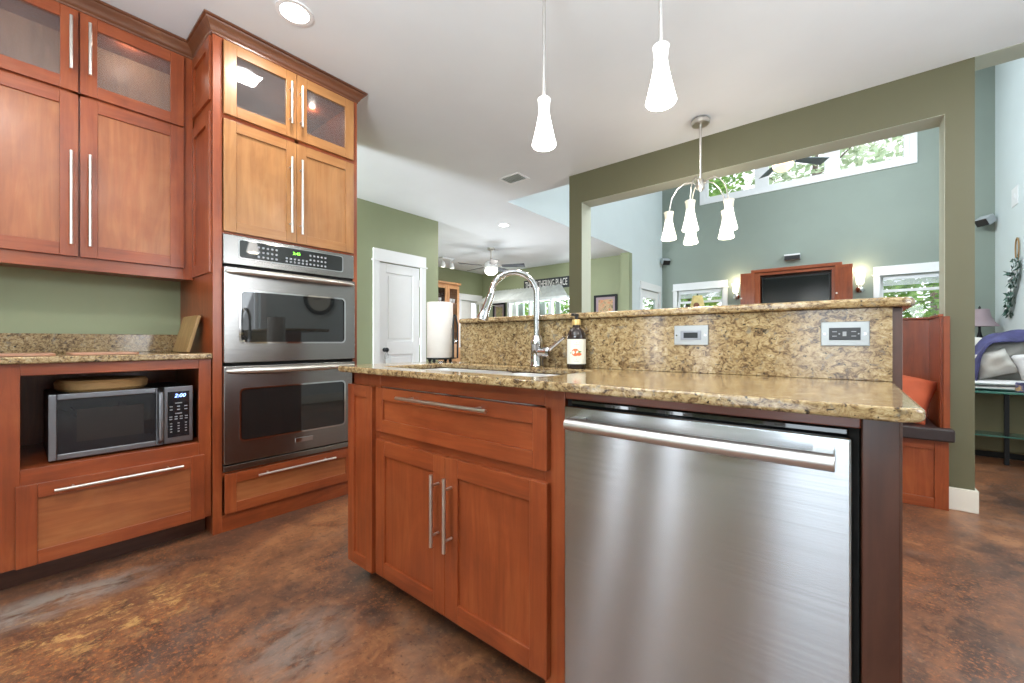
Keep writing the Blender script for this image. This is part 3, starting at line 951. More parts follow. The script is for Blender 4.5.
# face frame
mb.box(FX, FX + 0.02, Y0, -0.19, 1.385, 2.70, 0).box(FX, FX + 0.02, 0.625, Y1, 1.385, 2.70, 0).box(FX, FX + 0.02, -0.19, 0.625, 1.385, 1.455, 1)
mb.box(FX, FX + 0.02, -0.19, 0.625, 2.235, 2.258, 1).box(FX, FX + 0.02, -0.19, 0.625, 2.655, 2.70, 1).box(FX, FX + 0.02, 0.19, 0.24, 1.455, 2.655, 0)
mb.build('carcass', [W_Z, W_Y, W_IN], uc, 0.0015)
XF = FX + 0.02
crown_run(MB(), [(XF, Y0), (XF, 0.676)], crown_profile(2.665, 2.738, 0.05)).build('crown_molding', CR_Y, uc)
for (ya, yb, hand) in ((-0.185, 0.213, 'r'), (0.219, 0.628, 'l')):
    w = yb - ya
    d = shaker(MB(), (XF, ya, 1.447), EAST, w, 0.793, 0.062, panel=2).build('door', [W_Z, W_Y, P_Z], uc, 0.002)
    hy = ya + 0.032 if hand == 'l' else yb - 0.026
    bar_pull((XF + 0.02, hy, 1.50), (XF + 0.02, hy, 1.95), EX, d)
    d = open_frame(MB(), (XF, ya, 2.253), EAST, w, 0.40, 0.060).build('door', [W_Z, W_Y], uc, 0.002)
    d['label'] = 'glazed upper door'
    MB().ob((XF, ya, 2.253), EAST, 0.055, w - 0.055, 0.055, 0.345, 0.006, 0.010).build('pane', CABGLASS, d, smooth=False)
    bar_pull((XF + 0.02, hy, 2.345), (XF + 0.02, hy, 2.60), EX, d, inset=0.035)
lamp('cabinet_puck_fill', 'POINT', (-3.08, 0.42, 2.655), 0.9, WARM, radius=0.02)
lamp('cabinet_puck_fill', 'POINT', (-3.05, -0.1, 2.655), 0.45, WARM, radius=0.02)  # added fill to lift the dim left compartment

# ------------------------------------------------------------------ base cabinet with the microwave bay
bc = thing('base_cabinet', (-2.94, 0.33, 0.0), 'cherry base cabinet with an open microwave bay above a wide drawer', 'cabinet')
BX = -2.63
mb = MB()
mb.box(XW, BX, -0.04, -0.02, 0.105, 0.938, 0).box(XW, BX, 0.654, 0.674, 0.105, 0.938, 0)
mb.box(XW, BX, -0.02, 0.654, 0.105, 0.125, 1).box(XW, BX, -0.02, 0.654, 0.485, 0.503, 1).box(XW, XW + 0.01, -0.02, 0.654, 0.125, 0.938, 0)
mb.box(BX - 0.02, BX + 0.004, -0.02, 0.0255, 0.503, 0.938, 0)
mb.build('carcass', [W_Z, W_Y], bc, 0.001)
mb = MB()
mb.box(BX, BX + 0.02, -0.035, 0.027, 0.105, 0.938, 0).box(BX, BX + 0.02, 0.622, 0.676, 0.105, 0.938, 0)
mb.box(BX, BX + 0.02, 0.027, 0.622, 0.889, 0.938, 1).box(BX, BX + 0.02, 0.027, 0.622, 0.43, 0.503, 1).box(BX, BX + 0.02, 0.027, 0.622, 0.105, 0.14, 1)
mb.build('face_frame', [W_Z, W_Y], bc, 0.002)
MB().box(XW, -2.71, -0.035, 0.674, 0.0, 0.105).build('toe_kick', WD_Y, bc)
XD = BX + 0.02
d = shaker(MB(), (XD, 0.015, 0.107), EAST, 0.628, 0.333, 0.058, hz=1, panel=2).build('drawer', [W_Z, W_Y, P_Y], bc, 0.002)
bar_pull((XD + 0.02, 0.118, 0.408), (XD + 0.02, 0.548, 0.408), EX, d)
bc2 = thing('base_cabinet', (-2.94, -0.35, 0.0), 'cherry base cabinet at the left edge of the photo, beside the microwave bay', 'cabinet')
mb = MB().box(XW, BX, -0.65, -0.0425, 0.105, 0.938, 0)
mb.build('carcass', [W_Z, W_Y], bc2, 0.001)
MB().box(BX, BX + 0.02, -0.65, -0.0425, 0.105, 0.938, 0).build('face_frame', W_Z, bc2, 0.002)
MB().box(XW, -2.71, -0.65, -0.0425, 0.0, 0.105).build('toe_kick', WD_Y, bc2)
d = shaker(MB(), (XD, -0.6, 0.107), EAST, 0.54, 0.80, 0.062).build('door', [W_Z, W_Y], bc2, 0.002)
bar_pull((XD + 0.02, -0.09, 0.45), (XD + 0.02, -0.09, 0.85), EX, d)

ct = thing('countertop', (-2.93, 0.1, 0.94), 'granite countertop with short backsplash over the microwave cabinet', 'countertop')
MB().box(XW, -2.585, -0.7, 0.676, 0.9385, 0.968).build('slab', GRAN, ct, 0.007, 3)
MB().box(XW, XW + 0.02, -0.7, 0.676, 0.9685, 1.072).build('backsplash', GRAN, ct, 0.003)

for (ya, yb, nm) in ((-0.25, 0.128, 'flat reddish serving board at the left end of the granite counter'), (0.172, 0.40, 'flat reddish serving board lying nearer the oven tower on the granite counter')):
    b = tag(MB().rrect((0, 0, 0.9685), UP, -2.95, -2.66, ya, yb, 0.02, 0, 0.009).build('serving_board', W_PINK, None, 0.002), nm, 'board', 'flat boards on the left counter')
# board leaning against the tower's side
O = Vector((-3.03, 0.612, 0.969))
lean = Vector((0, 0.052, 0.205)).normalized()
fr = (EX, lean, EX.cross(lean))
tag(MB().rrect(O, fr, 0, 0.295, 0, 0.208, 0.008, 0, 0.016).build('cutting_board', W_BAMB, None, 0.002), 'tan cutting board leaning against the side of the oven tower', 'cutting board')

# ------------------------------------------------------------------ microwave
mw = thing('microwave', (-2.86, 0.356, 0.504), 'black and grey steel microwave in the open bay with blue clock digits', 'microwave')
MB().box(-3.03, -2.675, 0.104, 0.609, 0.516, 0.797).build('body', BLACK, mw, 0.006)
for x, y in ((-2.75, 0.15), (-2.75, 0.56), (-2.97, 0.15), (-2.97, 0.56)):
    MB().cyl((x, y, 0.504), (x, y, 0.516), 0.014).build('foot', BLACK, mw)
MX = -2.675
dr = open_frame(MB(), (MX, 0.104, 0.512), EAST, 0.382, 0.288, 0.026, 0.022, 0).build('door', [STEELG], mw, 0.004)
MB().ob((MX, 0.104, 0.512), EAST, 0.024, 0.36, 0.024, 0.264, 0.002, 0.017).build('window', MICGLASS, dr, 0.001)
MB().ob((MX, 0.104, 0.512), EAST, 0.085, 0.31, 0.07, 0.215, 0.017, 0.0178).build('mesh_screen', MESHGL, dr)
MB().tube([(MX + 0.018, 0.474, 0.53), (MX + 0.05, 0.474, 0.545), (MX + 0.056, 0.474, 0.66), (MX + 0.05, 0.474, 0.775), (MX + 0.018, 0.474, 0.79)], 0.012, seg=10).build('handle', STEELG, dr)
cp = MB().ob((MX, 0.49, 0.512), EAST, 0, 0.119, 0, 0.288, 0, 0.020).build('control_panel', STEELG, mw, 0.004)
MB().ob((MX, 0.49, 0.512), EAST, 0.014, 0.102, 0.03, 0.262, 0.020, 0.021).build('keypad_plate', MICGLASS, cp)
text_mesh('display', '2:00', Vector((MX + 0.0225, 0.553, 0.7525)), EAST, 0.018, LED_W, cp, 0.0004, width=0.046, shear=0.2)
mb = MB()
for r, (z, n) in enumerate(((0.715, 1), (0.698, 3), (0.682, 3), (0.662, 1), (0.646, 4), (0.634, 4), (0.612, 3), (0.598, 3), (0.584, 3), (0.570, 3))):
    for c in range(n):
        y = 0.548 + (c - (n - 1) / 2) * (0.030 if n < 4 else 0.021)
        hw = 0.006 if n > 1 else 0.014
        if r >= 6:
            hw = 0.004
        mb.box(MX + 0.021, MX + 0.0216, y - hw, y + hw, z - 0.0026, z + 0.0026)
mb.build('key_marks', KEYS, cp)
# the round board on top of it
tag(MB().lathe((-2.845, 0.293, 0.7975), [(0.150, 0), (0.162, 0.012), (0.165, 0.040), (0.156, 0.052)], seg=48).build('round_board', W_BOARD), 'round thick wooden board lying on top of the microwave', 'board')

# ------------------------------------------------------------------ oven tower
ot = thing('oven_tower_cabinet', (-2.93, 1.1, 0.0), 'tall cherry oven cabinet with golden upper doors and crown at the ceiling', 'cabinet')
TX = -2.62
ty0, ty1 = 0.68, 1.507
mb = MB()
mb.box(XW, TX, ty0, ty0 + 0.02, 0.0, 2.68, 0).box(XW, TX, ty1 - 0.02, ty1, 0.0, 2.68, 0)
mb.box(XW, TX, ty0 + 0.02, ty1 - 0.02, 0.07, 0.09, 1).box(XW, TX, ty0 + 0.02, ty1 - 0.02, 0.302, 0.320, 1).box(XW, TX, ty0 + 0.02, ty1 - 0.02, 1.618, 1.634, 1)
mb.box(XW, TX, ty0 + 0.02, ty1 - 0.02, 2.245, 2.262, 2).box(XW, TX, ty0 + 0.02, ty1 - 0.02, 2.66, 2.68, 1).box(XW, XW + 0.01, ty0 + 0.02, ty1 - 0.02, 0.09, 2.66, 2)
# the frame-and-panel side toward the counter
for z0, z1 in ((1.40, 2.26), (2.32, 2.66)):
    open_frame(mb, (XW + 0.28, ty0, z0), SOUTH, 0.35, z1 - z0, 0.06, 0.012)
mb.build('carcass', [W_Z, W_Y, W_IN], ot, 0.001)
mb = MB()
mb.box(TX, TX + 0.02, ty0, 0.7225, 0.0, 2.685, 0).box(TX, TX + 0.02, 1.4775, ty1, 0.0, 2.685, 0)
for z0, z1 in ((0.0, 0.092), (0.298, 0.322), (1.614, 1.632), (2.235, 2.270), (2.655, 2.685)):
    mb.box(TX, TX + 0.02, 0.7225, 1.4775, z0, z1, 1)
mb.box(TX, TX + 0.02, 1.095, 1.12, 1.632, 2.655, 0)
mb.build('face_frame', [W_Z, W_Y], ot, 0.0015)
TF = TX + 0.02
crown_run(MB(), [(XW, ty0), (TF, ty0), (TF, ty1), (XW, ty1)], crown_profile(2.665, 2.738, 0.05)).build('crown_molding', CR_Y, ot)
for ya, yb, hand in ((0.725, 1.0995, 'r'), (1.1015, 1.473, 'l')):
    w = yb - ya
    hy = 1.060 if hand == 'r' else 1.1205
    d = shaker(MB(), (TF, ya, 1.625), EAST, w, 0.606, 0.058).build('door', [G_Z, G_Y], ot, 0.002)
    bar_pull((TF + 0.02, hy, 1.678), (TF + 0.02, hy, 2.128), EX, d)
    d = open_frame(MB(), (TF, ya, 2.257), EAST, w, 0.395, 0.060).build('door', [G_Z, G_Y], ot, 0.002)
    d['label'] = 'glazed upper door'
    MB().ob((TF, ya, 2.257), EAST, 0.055, w - 0.055, 0.055, 0.34, 0.006, 0.010).build('pane', CABGLASS, d, smooth=False)
    bar_pull((TF + 0.02, hy, 2.327), (TF + 0.02, hy, 2.575), EX, d, inset=0.035)
lamp('cabinet_puck_fill', 'POINT', (-2.9, 1.34, 2.64), 0.5, WARM, radius=0.02)
d = shaker(MB(), (TF, 0.730, 0.098), EAST, 0.742, 0.216, 0.055, hz=1, panel=2).build('drawer', [W_Z, W_Y, P_Y], ot, 0.002)
bar_pull((TF + 0.02, 0.882, 0.281), (TF + 0.02, 1.329, 0.281), EX, d)

# ------------------------------------------------------------------ double wall oven
ov = thing('double_wall_oven', (-2.8, 1.108, 0.325), 'stainless double wall oven built into the tall cherry cabinet', 'oven')
OX = TX + 0.002
oy0, oy1 = 0.7235, 1.4765
MB().box(-3.18, TX - 0.004, 0.735, 1.467, 0.335, 1.60).build('body', BLACK, ov)
MB().box(TX + 0.0005, OX + 0.010, oy0 + 0.012, oy1 - 0.0, 0.33, 1.608).build('black_gasket', DARKGAP, ov)


def rr(u0, u1, v0, v1, r, seg=5):
    pts = []
    for cx, cy, a0 in ((u1 - r, v1 - r, 0), (u0 + r, v1 - r, 90), (u0 + r, v0 + r, 180), (u1 - r, v0 + r, 270)):
        for i in range(seg + 1):
            a = math.radians(a0 + 90 * i / seg)
            pts.append((cx + r * math.cos(a), cy + r * math.sin(a)))
    return pts


OO = (OX + 0.010, oy0, 0.0)
W = oy1 - oy0
cp = MB().ob(OO, EAST, 0, W, 1.452, 1.612, 0, 0.022).build('control_panel', STEEL_Y, ov, 0.004)
MB().ring(OO, EAST, rr(0.070, 0.675, 1.488, 1.60 - 0.004, 0.016), rr(0.076, 0.669, 1.494, 1.590, 0.012), 0.0215, 0.024).build('bezel', CHROME, cp)
MB().rrect(OO, EAST, 0.075, 0.67, 1.493, 1.591, 0.012, 0.0215, 0.0232).build('keypad_plate', OVGLASS, cp)
text_mesh('display', '2:45', Vector((OO[0] + 0.0236, oy0 + 0.378, 1.562)), EAST, 0.017, LED_G, cp, 0.0003, width=0.042)
mb = MB()
for k, (ua, n, rows) in enumerate(((0.165, 5, 3), (0.315, 6, 2), (0.455, 5, 3))):
    for i in range(n):
        for j in range(rows):
            u = ua + i * 0.0235
            v = (1.505 + j * 0.027) if rows == 3 else (1.503 + j * 0.018)
            mb.rrect(OO, EAST, u, u + 0.012, v, v + 0.011, 0.003, 0.0232, 0.0238)
mb.build('key_marks', KEYS, cp)


def oven_door(v0, v1, wv0, wv1, name_label, badge=False):
    ou, inn = rr(0.0, W, v0, v1, 0.006), rr(0.078, W - 0.076, wv0, wv1, 0.022)
    d = MB().ring(OO, EAST, ou, inn, 0, 0.034).build('oven_door', STEEL_Y, ov, 0.004)
    d['label'] = name_label
    MB().ring(OO, EAST, rr(0.070, W - 0.068, wv0 - 0.008, wv1 + 0.008, 0.026), rr(0.079, W - 0.077, wv0 + 0.001, wv1 - 0.001, 0.021), 0.033, 0.037).build('window_bezel', CHROME, d)
    MB().rrect(OO, EAST, 0.079, W - 0.077, wv0 + 0.001, wv1 - 0.001, 0.021, 0.006, 0.030).build('window', OVGLASS, d)
    n = 24
    pts, rad = [], []
    for i in range(n + 1):
        s = i / n
        u = 0.012 + s * (W - 0.024)
        out = 0.036 + 0.048 * (math.sin(PI * s) ** 0.45)
        pts.append(Vector(OO) + EY * u + EX * out + EZ * (v1 - 0.026))
        rad.append(0.008 + 0.011 * math.sin(PI * s) ** 0.4)
    h = MB().tube(pts, rad, seg=14)
    for u in (0.05, W - 0.05):
        h.cyl(Vector(OO) + EY * u + EX * 0.03 + EZ * (v1 - 0.026), Vector(OO) + EY * u + EX * 0.062 + EZ * (v1 - 0.026), 0.010)
    h.build('handle', NICKEL, d)
    if badge:
        MB().ob(OO, EAST, W / 2 - 0.012, W / 2 + 0.095, v0 + 0.052, v0 + 0.080, 0.033, 0.037).build('badge', CHROME, d, 0.002)
    return d


oven_door(0.914, 1.435, 1.027, 1.308, 'upper oven door')
oven_door(0.366, 0.896, 0.486, 0.767, 'lower oven door', True)
MB().ob(OO, EAST, 0, W, 0.326, 0.358, 0, 0.028).build('bottom_trim', STEEL_Y, ov, 0.003)

# ------------------------------------------------------------------ island
IY = 0.95           # face frame front
isl = thing('kitchen_island', (-0.8, 1.2, 0.0), 'cherry kitchen island cabinet with sink doors, false drawer and dark end panel', 'island')
mb = MB()
mb.box(-1.68, -1.66, IY, 1.45, 0.095, 0.895, 0).box(-1.66, -0.625, 1.40, 1.448, 0.095, 0.895, 0).box(-1.66, -0.625, IY + 0.02, 1.40, 0.095, 0.115, 1)
mb.box(-0.628, -0.608, IY + 0.02, 1.448, 0.0, 0.895, 0)
mb.build('carcass', [W_Z, W_X], isl, 0.001)
mb = MB()
mb.box(-1.682, -1.462, IY, IY + 0.02, 0.095, 0.903, 0)
mb.box(-1.462, -0.655, IY, IY + 0.02, 0.848, 0.903, 1).box(-1.462, -0.655, IY, IY + 0.02, 0.635, 0.68, 1).box(-1.462, -0.655, IY, IY + 0.02, 0.095, 0.135, 1)
mb.box(-0.655, -0.588, IY, IY + 0.02, 0.0, 0.903, 0)
mb.box(-0.588, 0.022, IY + 0.002, IY + 0.02, 0.875, 0.903, 1)
mb.build('face_frame', [W_Z, W_X], isl, 0.002)
MB().box(-1.66, -0.63, IY + 0.075, IY + 0.09, 0.0, 0.095).box(-1.66, -1.64, IY + 0.09, 1.44, 0.0, 0.095).build('toe_kick', WD_Z, isl)
ep = MB().box(0.022, 0.073, IY - 0.012, 1.449, 0.0, 0.903).build('end_panel', WD_Z, isl, 0.003)
ep['label'] = 'dark end panel'
d = shaker(MB(), (-1.679, IY, 0.083), SOUTH, 0.186, 0.764, 0.048, hz=1).build('door', [W_Z, W_X], isl, 0.002)
d['label'] = 'narrow panel door'
d = shaker(MB(), (-1.466, IY, 0.672), SOUTH, 0.831, 0.174, 0.048, hz=1, panel=1).build('drawer', [W_Z, W_X], isl, 0.002)
bar_pull((-1.28, IY - 0.02, 0.8215), (-0.831, IY - 0.02, 0.8215), -EY, d)
for xa, xb, hx in ((-1.466, -1.0515, -1.082), (-1.0495, -0.635, -1.017)):
    d = shaker(MB(), (xa, IY, 0.098), SOUTH, xb - xa, 0.540, 0.060).build('door', [W_Z, W_X], isl, 0.002)
    bar_pull((hx, IY - 0.02, 0.337), (hx, IY - 0.02, 0.581), -EY, d, inset=0.038)

# dishwasher
dw = thing('dishwasher', (-0.283, 1.2, 0.0), 'stainless steel dishwasher with a thick bar handle in the island front', 'dishwasher')
MB().box(-0.58, 0.014, IY + 0.03, 1.39, 0.10, 0.865).build('tub', BLACK, dw)
MB().box(-0.586, 0.020, IY + 0.012, IY + 0.03, 0.05, 0.874).build('black_gasket', DARKGAP, dw)
MB().box(-0.57, 0.005, IY + 0.002, IY + 0.012, 0.8605, 0.873).build('control_strip', OVGLASS, dw, 0.003)
mb = MB()
n = 12
x0, x1 = -0.580, 0.0095
pts = [(x0, 0.0), (x0, 0.020)] + [(x0 + (x1 - x0) * i / n, 0.030 + 0.001 * math.sin(PI * i / n)) for i in range(n + 1)] + [(x1, 0.020), (x1, 0.0)]
mb.poly((0, IY + 0.012, 0.105), (EX, -EY, EZ), pts, 0, 0.754)
dd = mb.build('door', STEEL_X, dw, 0.004, angle=50)
zh = 0.822
hy = IY - 0.022
pts = [(-0.577, hy + 0.006, zh), (-0.575, hy - 0.030, zh), (-0.560, hy - 0.041, zh), (-0.28, hy - 0.049, zh), (-0.035, hy - 0.041, zh), (-0.020, hy - 0.030, zh), (-0.018, hy + 0.006, zh)]
h = MB().tube([(-0.5475, hy - 0.038, zh), (-0.28, hy - 0.045, zh), (-0.0135, hy - 0.038, zh)], 0.0155, seg=20)
for xx in (-0.530, -0.030):
    h.box(xx - 0.016, xx + 0.016, hy - 0.035, hy + 0.005, zh - 0.012, zh + 0.014)
h.build('handle', SATIN, dd, 0.002)
MB().box(-0.58, 0.014, IY + 0.07, IY + 0.085, 0.0, 0.10).build('toe_kick', BLACK, dw)

# island counter with the sink cut out
def slab_hole(x0, x1, y0, y1, z0, z1, hx0, hx1, hy0, hy1, r=0.05, rc=0.03):
    ho = rr(hx0, hx1, hy0, hy1, r)
    k = len(ho)
    ou = rr(x0, x1, y0, y1, rc)
    return MB().ring((0, 0, 0), UP, ou, ho, z0, z1)


ic = thing('countertop', (-0.8, 1.15, 0.897), 'granite island countertop with the sink cutout and faucet', 'countertop')
slab_hole(-1.683, 0.098, 0.875, 1.451, 0.9035, 0.927, -1.49, -0.69, 0.965, 1.325).build('slab', GRAN, ic, 0.008, 3)

sk = thing('sink', (-1.09, 1.14, 0.70), 'stainless double bowl sink set under the granite island counter', 'sink')
for xa, xb in ((-1.498, -1.06), (-1.04, -0.682)):
    o_, i_ = rr(xa - 0.002, xb + 0.002, 0.957, 1.333, 0.05), rr(xa + 0.012, xb - 0.012, 0.972, 1.318, 0.045)
    mb = MB().ring((0, 0, 0), UP, o_, i_, 0.70, 0.9025)
    mb.rrect((0, 0, 0), UP, xa, xb, 0.959, 1.331, 0.05, 0.694, 0.703)
    b = mb.build('bowl', SINKST, sk, 0.003)
    MB().lathe(((xa + xb) / 2, 1.17, 0.703), [(0.045, 0), (0.045, 0.003), (0.03, 0.004), (0.028, 0.002)]).build('drain', CHROME, b)
MB().box(-1.064, -1.036, 0.97, 1.32, 0.86, 0.896).build('divider', SINKST, sk, 0.008)

# faucet
FXc, FYc = -0.985, 1.372
fc = thing('faucet', (FXc, FYc, 0.927), 'tall chrome gooseneck pull-down faucet behind the sink', 'faucet')
MB().lathe((FXc, FYc, 0.927), [(0.029, 0), (0.030, 0.004), (0.0265, 0.012), (0.0255, 0.03), (0.0245, 0.085), (0.0265, 0.09), (0.0265, 0.102), (0.021, 0.112), (0.016, 0.128)]).build('body', CHROME, fc)
dirn = Vector((-0.78, -0.62, 0)).normalized()
pts = [Vector((FXc, FYc, 1.045)), Vector((FXc, FYc, 1.222))]
R = 0.094
for i in range(1, 15):
    a = PI * i / 15 * 1.06
    pts.append(Vector((FXc, FYc, 1.222)) + dirn * (R - R * math.cos(a)) + EZ * (R * math.sin(a)))
tip = pts[-1]
dn = (pts[-1] - pts[-2]).normalized()
dn = (dn + dirn * 0.22).normalized()
MB().tube(pts, 0.0125, seg=16).build('neck', CHROME, fc)
MB().lathe(tip - dn * 0.004, [(0.014, 0), (0.0145, 0.012), (0.016, 0.022), (0.0165, 0.07), (0.019, 0.088), (0.0245, 0.104), (0.0245, 0.112), (0.021, 0.116)], axis=dn).build('spray_head', CHROME, fc)
lv = Vector((0.80, -0.1, 0)).normalized()
c = Vector((FXc, FYc, 0.985))
mb = MB().cyl(c, c + lv * 0.05, 0.0185).lathe(c + lv * 0.045, [(0.020, 0), (0.025, 0.004), (0.025, 0.022), (0.018, 0.03)], axis=lv)
mb.tube([c + lv * 0.058, c + lv * 0.085 + EZ * 0.022, c + lv * 0.145 + EZ * 0.062], [0.010, 0.0085, 0.006], seg=12)
mb.build('lever', CHROME, fc)

# soap bottle
bx, by, bz = -0.80, 1.375, 0.927
sb = thing('soap_bottle', (bx, by, bz), 'dark brown soap bottle with cream fruit label and gold collar', 'bottle')
MB().lathe((bx, by, bz), [(0.034, 0), (0.0365, 0.004), (0.0365, 0.118), (0.035, 0.128), (0.026, 0.148), (0.0145, 0.158), (0.014, 0.172)], seg=32).build('body', BOTTLE, sb)
n = 18
vs, fs = [], []
aim = math.atan2(-by, -bx)
for z in (0.018, 0.112):
    for i in range(n + 1):
        a = aim - 1.25 + 2.5 * i / n
        vs.append((bx + 0.0371 * math.cos(a), by + 0.0371 * math.sin(a), bz + z))
lb = MB().add(vs, [(i, i + 1, n + 2 + i, n + 1 + i) for i in range(n)]).build('label', LABELW, sb)


def on_label(mb, pts, r=0.0374):
    """polygon given in (arc metres, height) wrapped on the bottle"""
    k = len(pts)
    vs = [(bx + r * math.cos(aim + u / 0.0371), by + r * math.sin(aim + u / 0.0371), bz + z) for u, z in pts]
    cu = sum(p[0] for p in pts) / k
    cz = sum(p[1] for p in pts) / k
    vs.append((bx + r * math.cos(aim + cu / 0.0371), by + r * math.sin(aim + cu / 0.0371), bz + cz))
    return mb.add(vs, [(i, (i + 1) % k, k) for i in range(k)])


mb = MB()
on_label(mb, [(-0.004 + 0.0145 * math.cos(t * PI / 10), 0.062 + 0.0145 * math.sin(t * PI / 10)) for t in range(20)])
on_label(mb, [(0.009 + 0.010 * math.cos(t * PI / 8), 0.055 + 0.006 * math.sin(t * PI / 8)) for t in range(16)], 0.0376)
mb.build('fruit_print', FRUIT, lb)
mb = MB()
on_label(mb, [(0.004, 0.062), (0.010, 0.068), (0.020, 0.066), (0.013, 0.061)], 0.0378)
mb.build('leaf_print', LEAFP, lb)
mb = MB()
on_label(mb, [(-0.022, 0.056), (-0.026, 0.062), (-0.020, 0.061)], 0.0378)
mb.build('leaf_print', LEAFP, lb)
mb = MB()
for z, hw in ((0.098, 0.013), (0.091, 0.010), (0.085, 0.016), (0.040, 0.018), (0.034, 0.013), (0.028, 0.009)):
    on_label(mb, [(-hw, z), (0.0, z), (hw, z), (hw, z + 0.0018), (0, z + 0.0018), (-hw, z + 0.0018)])
mb.build('label_lines', LABELT, lb)
MB().lathe((bx, by, bz + 0.166), [(0.0165, 0), (0.017, 0.002), (0.017, 0.018), (0.0155, 0.021)]).build('collar', CAPGOLD, sb)
MB().cyl((bx, by, bz + 0.187), (bx, by, bz + 0.203), 0.006).box(bx - 0.007, bx + 0.007, by - 0.030, by + 0.007, bz + 0.200, bz + 0.210).build('pump', BLACK, sb, 0.002)

# paper towels on a black wire stand
px_, py_ = -1.578, 1.365
ph = thing('paper_towel_holder', (px_, py_, 0.927), 'black wire paper towel stand at the end of the island counter', 'holder')
mb = MB().lathe((px_, py_, 0.941), [(0.066, 0), (0.068, 0.002), (0.068, 0.007), (0.064, 0.009)], seg=32)
mb.build('base', BLACKM, ph)
for a in (20, 110, 200, 290):
    q = (px_ + 0.058 * math.cos(math.radians(a)), py_ + 0.058 * math.sin(math.radians(a)), 0.927)
    MB().lathe(q, [(0.003, 0), (0.0085, 0.004), (0.0085, 0.010), (0.004, 0.015)], seg=12).build('foot', BLACKM, ph)
MB().cyl((px_, py_, 0.950), (px_, py_, 1.232), 0.006).build('spindle', BLACKM, ph)
rt = Vector((0.7755, 0.6314, 0))
mb = MB()
q = Vector((px_, py_, 0))
mb.tube([q + rt * 0.064 + EZ * 0.947, q + rt * 0.088 + EZ * 0.947, q + rt * 0.089 + EZ * 1.11, q + rt * 0.080 + EZ * 1.155, q + rt * 0.072 + EZ * 1.165], 0.0042, seg=8)
mb.tube([q + rt * 0.064 + EZ * 0.944 - EY * 0.02, q + rt * 0.076 - EY * 0.012 + EZ * 0.944, q + rt * 0.076 - EY * 0.012 + EZ * 1.11, q + rt * 0.070 + EZ * 1.15, q + rt * 0.072 + EZ * 1.165], 0.0042, seg=8)
mb.build('tension_arm', BLACKM, ph)
tag(MB().lathe((px_, py_, 0.9505), [(0.022, 0), (0.064, 0.0), (0.065, 0.002), (0.065, 0.272), (0.064, 0.274), (0.022, 0.274)], seg=40).build('paper_towel_roll', PAPER), 'full roll of white paper towels standing on the black wire stand', 'paper towel')

# raised bar: pony wall, granite face, ledge, outlets
bw = thing('bar_wall', (-0.7, 1.52, 0.0), 'raised bar wall behind the sink faced with granite', 'bar')
MB().box(-1.495, 0.092, 1.453, 1.60, 0.0, 1.118).build('core', W_X, bw, 0.002)
MB().box(-1.49, 0.094, 1.421, 1.4525, 0.9275, 1.118).build('backsplash', GRAN, bw, 0.001)
MB().box(0.0925, 0.115, 1.45, 1.60, 0.0, 1.118).build('end_panel', WD_Z, bw, 0.002)
tag(MB().rrect((0, 0, 1.1185), UP, -1.505, 0.138, 1.398, 1.86, 0.05, 0, 0.024).build('bar_top', GRAN, None, 0.009, 3), 'long granite ledge on top of the raised bar', 'countertop')


def outlet(xa, xb, za, zb, label, switch):
    o = thing('wall_outlet' if not switch else 'outlet_cover', ((xa + xb) / 2, 1.42, (za + zb) / 2), label, 'outlet')
    O = ((xa + xb) / 2, 1.4205, (za + zb) / 2)
    hw, hh = (xb - xa) / 2, (zb - za) / 2
    MB().ob(O, SOUTH, -hw, hw, -hh, hh, 0, 0.006).build('plate', plainplate, o, 0.002)
    if switch:
        MB().ob(O, SOUTH, -0.032, 0.032, -0.015, 0.015, 0.006, 0.0085).build('grey_insert', STEELG, o, 0.001)
        MB().ob(O, SOUTH, -0.022, 0.022, -0.009, 0.009, 0.0085, 0.0095).build('flap', BLACKM, o, 0.001)
    else:
        MB().ob(O, SOUTH, -0.033, 0.033, -0.0165, 0.0165, 0.006, 0.0085).build('receptacle', BLACK, o, 0.001)
        mb = MB()
        for u in (-0.020, 0.020):
            mb.ob(O, SOUTH, u - 0.006, u + 0.004, 0.005, 0.007, 0.0085, 0.0088).ob(O, SOUTH, u - 0.006, u + 0.004, -0.007, -0.005, 0.0085, 0.0088)
            mb.lathe(Vector(O) + EX * (u + 0.009) - EY * 0.0085, [(0.002, 0), (0.002, 0.0004)], axis=-EY, seg=10)
        mb.ob(O, SOUTH, -0.004, 0.004, -0.006, 0.006, 0.0085, 0.0105)
        mb.build('slots', KEYS, o)
    for u in (-hw + 0.009, hw - 0.009):
        MB().lathe(Vector(O) + EX * u - EY * 0.006, [(0.0032, 0), (0.0026, 0.0012)], axis=-EY, seg=12).build('screw', CHROME, o)


plainplate = plain('satin_steel_plate', (0.36, 0.37, 0.375), 0.5, 1.0, var=0.03)
outlet(-0.447, -0.340, 1.018, 1.083, 'steel covered outlet box on the granite nearer the soap bottle', True)
outlet(-0.052, 0.050, 1.018, 1.083, 'double outlet in a steel plate near the right end of the granite bar', False)

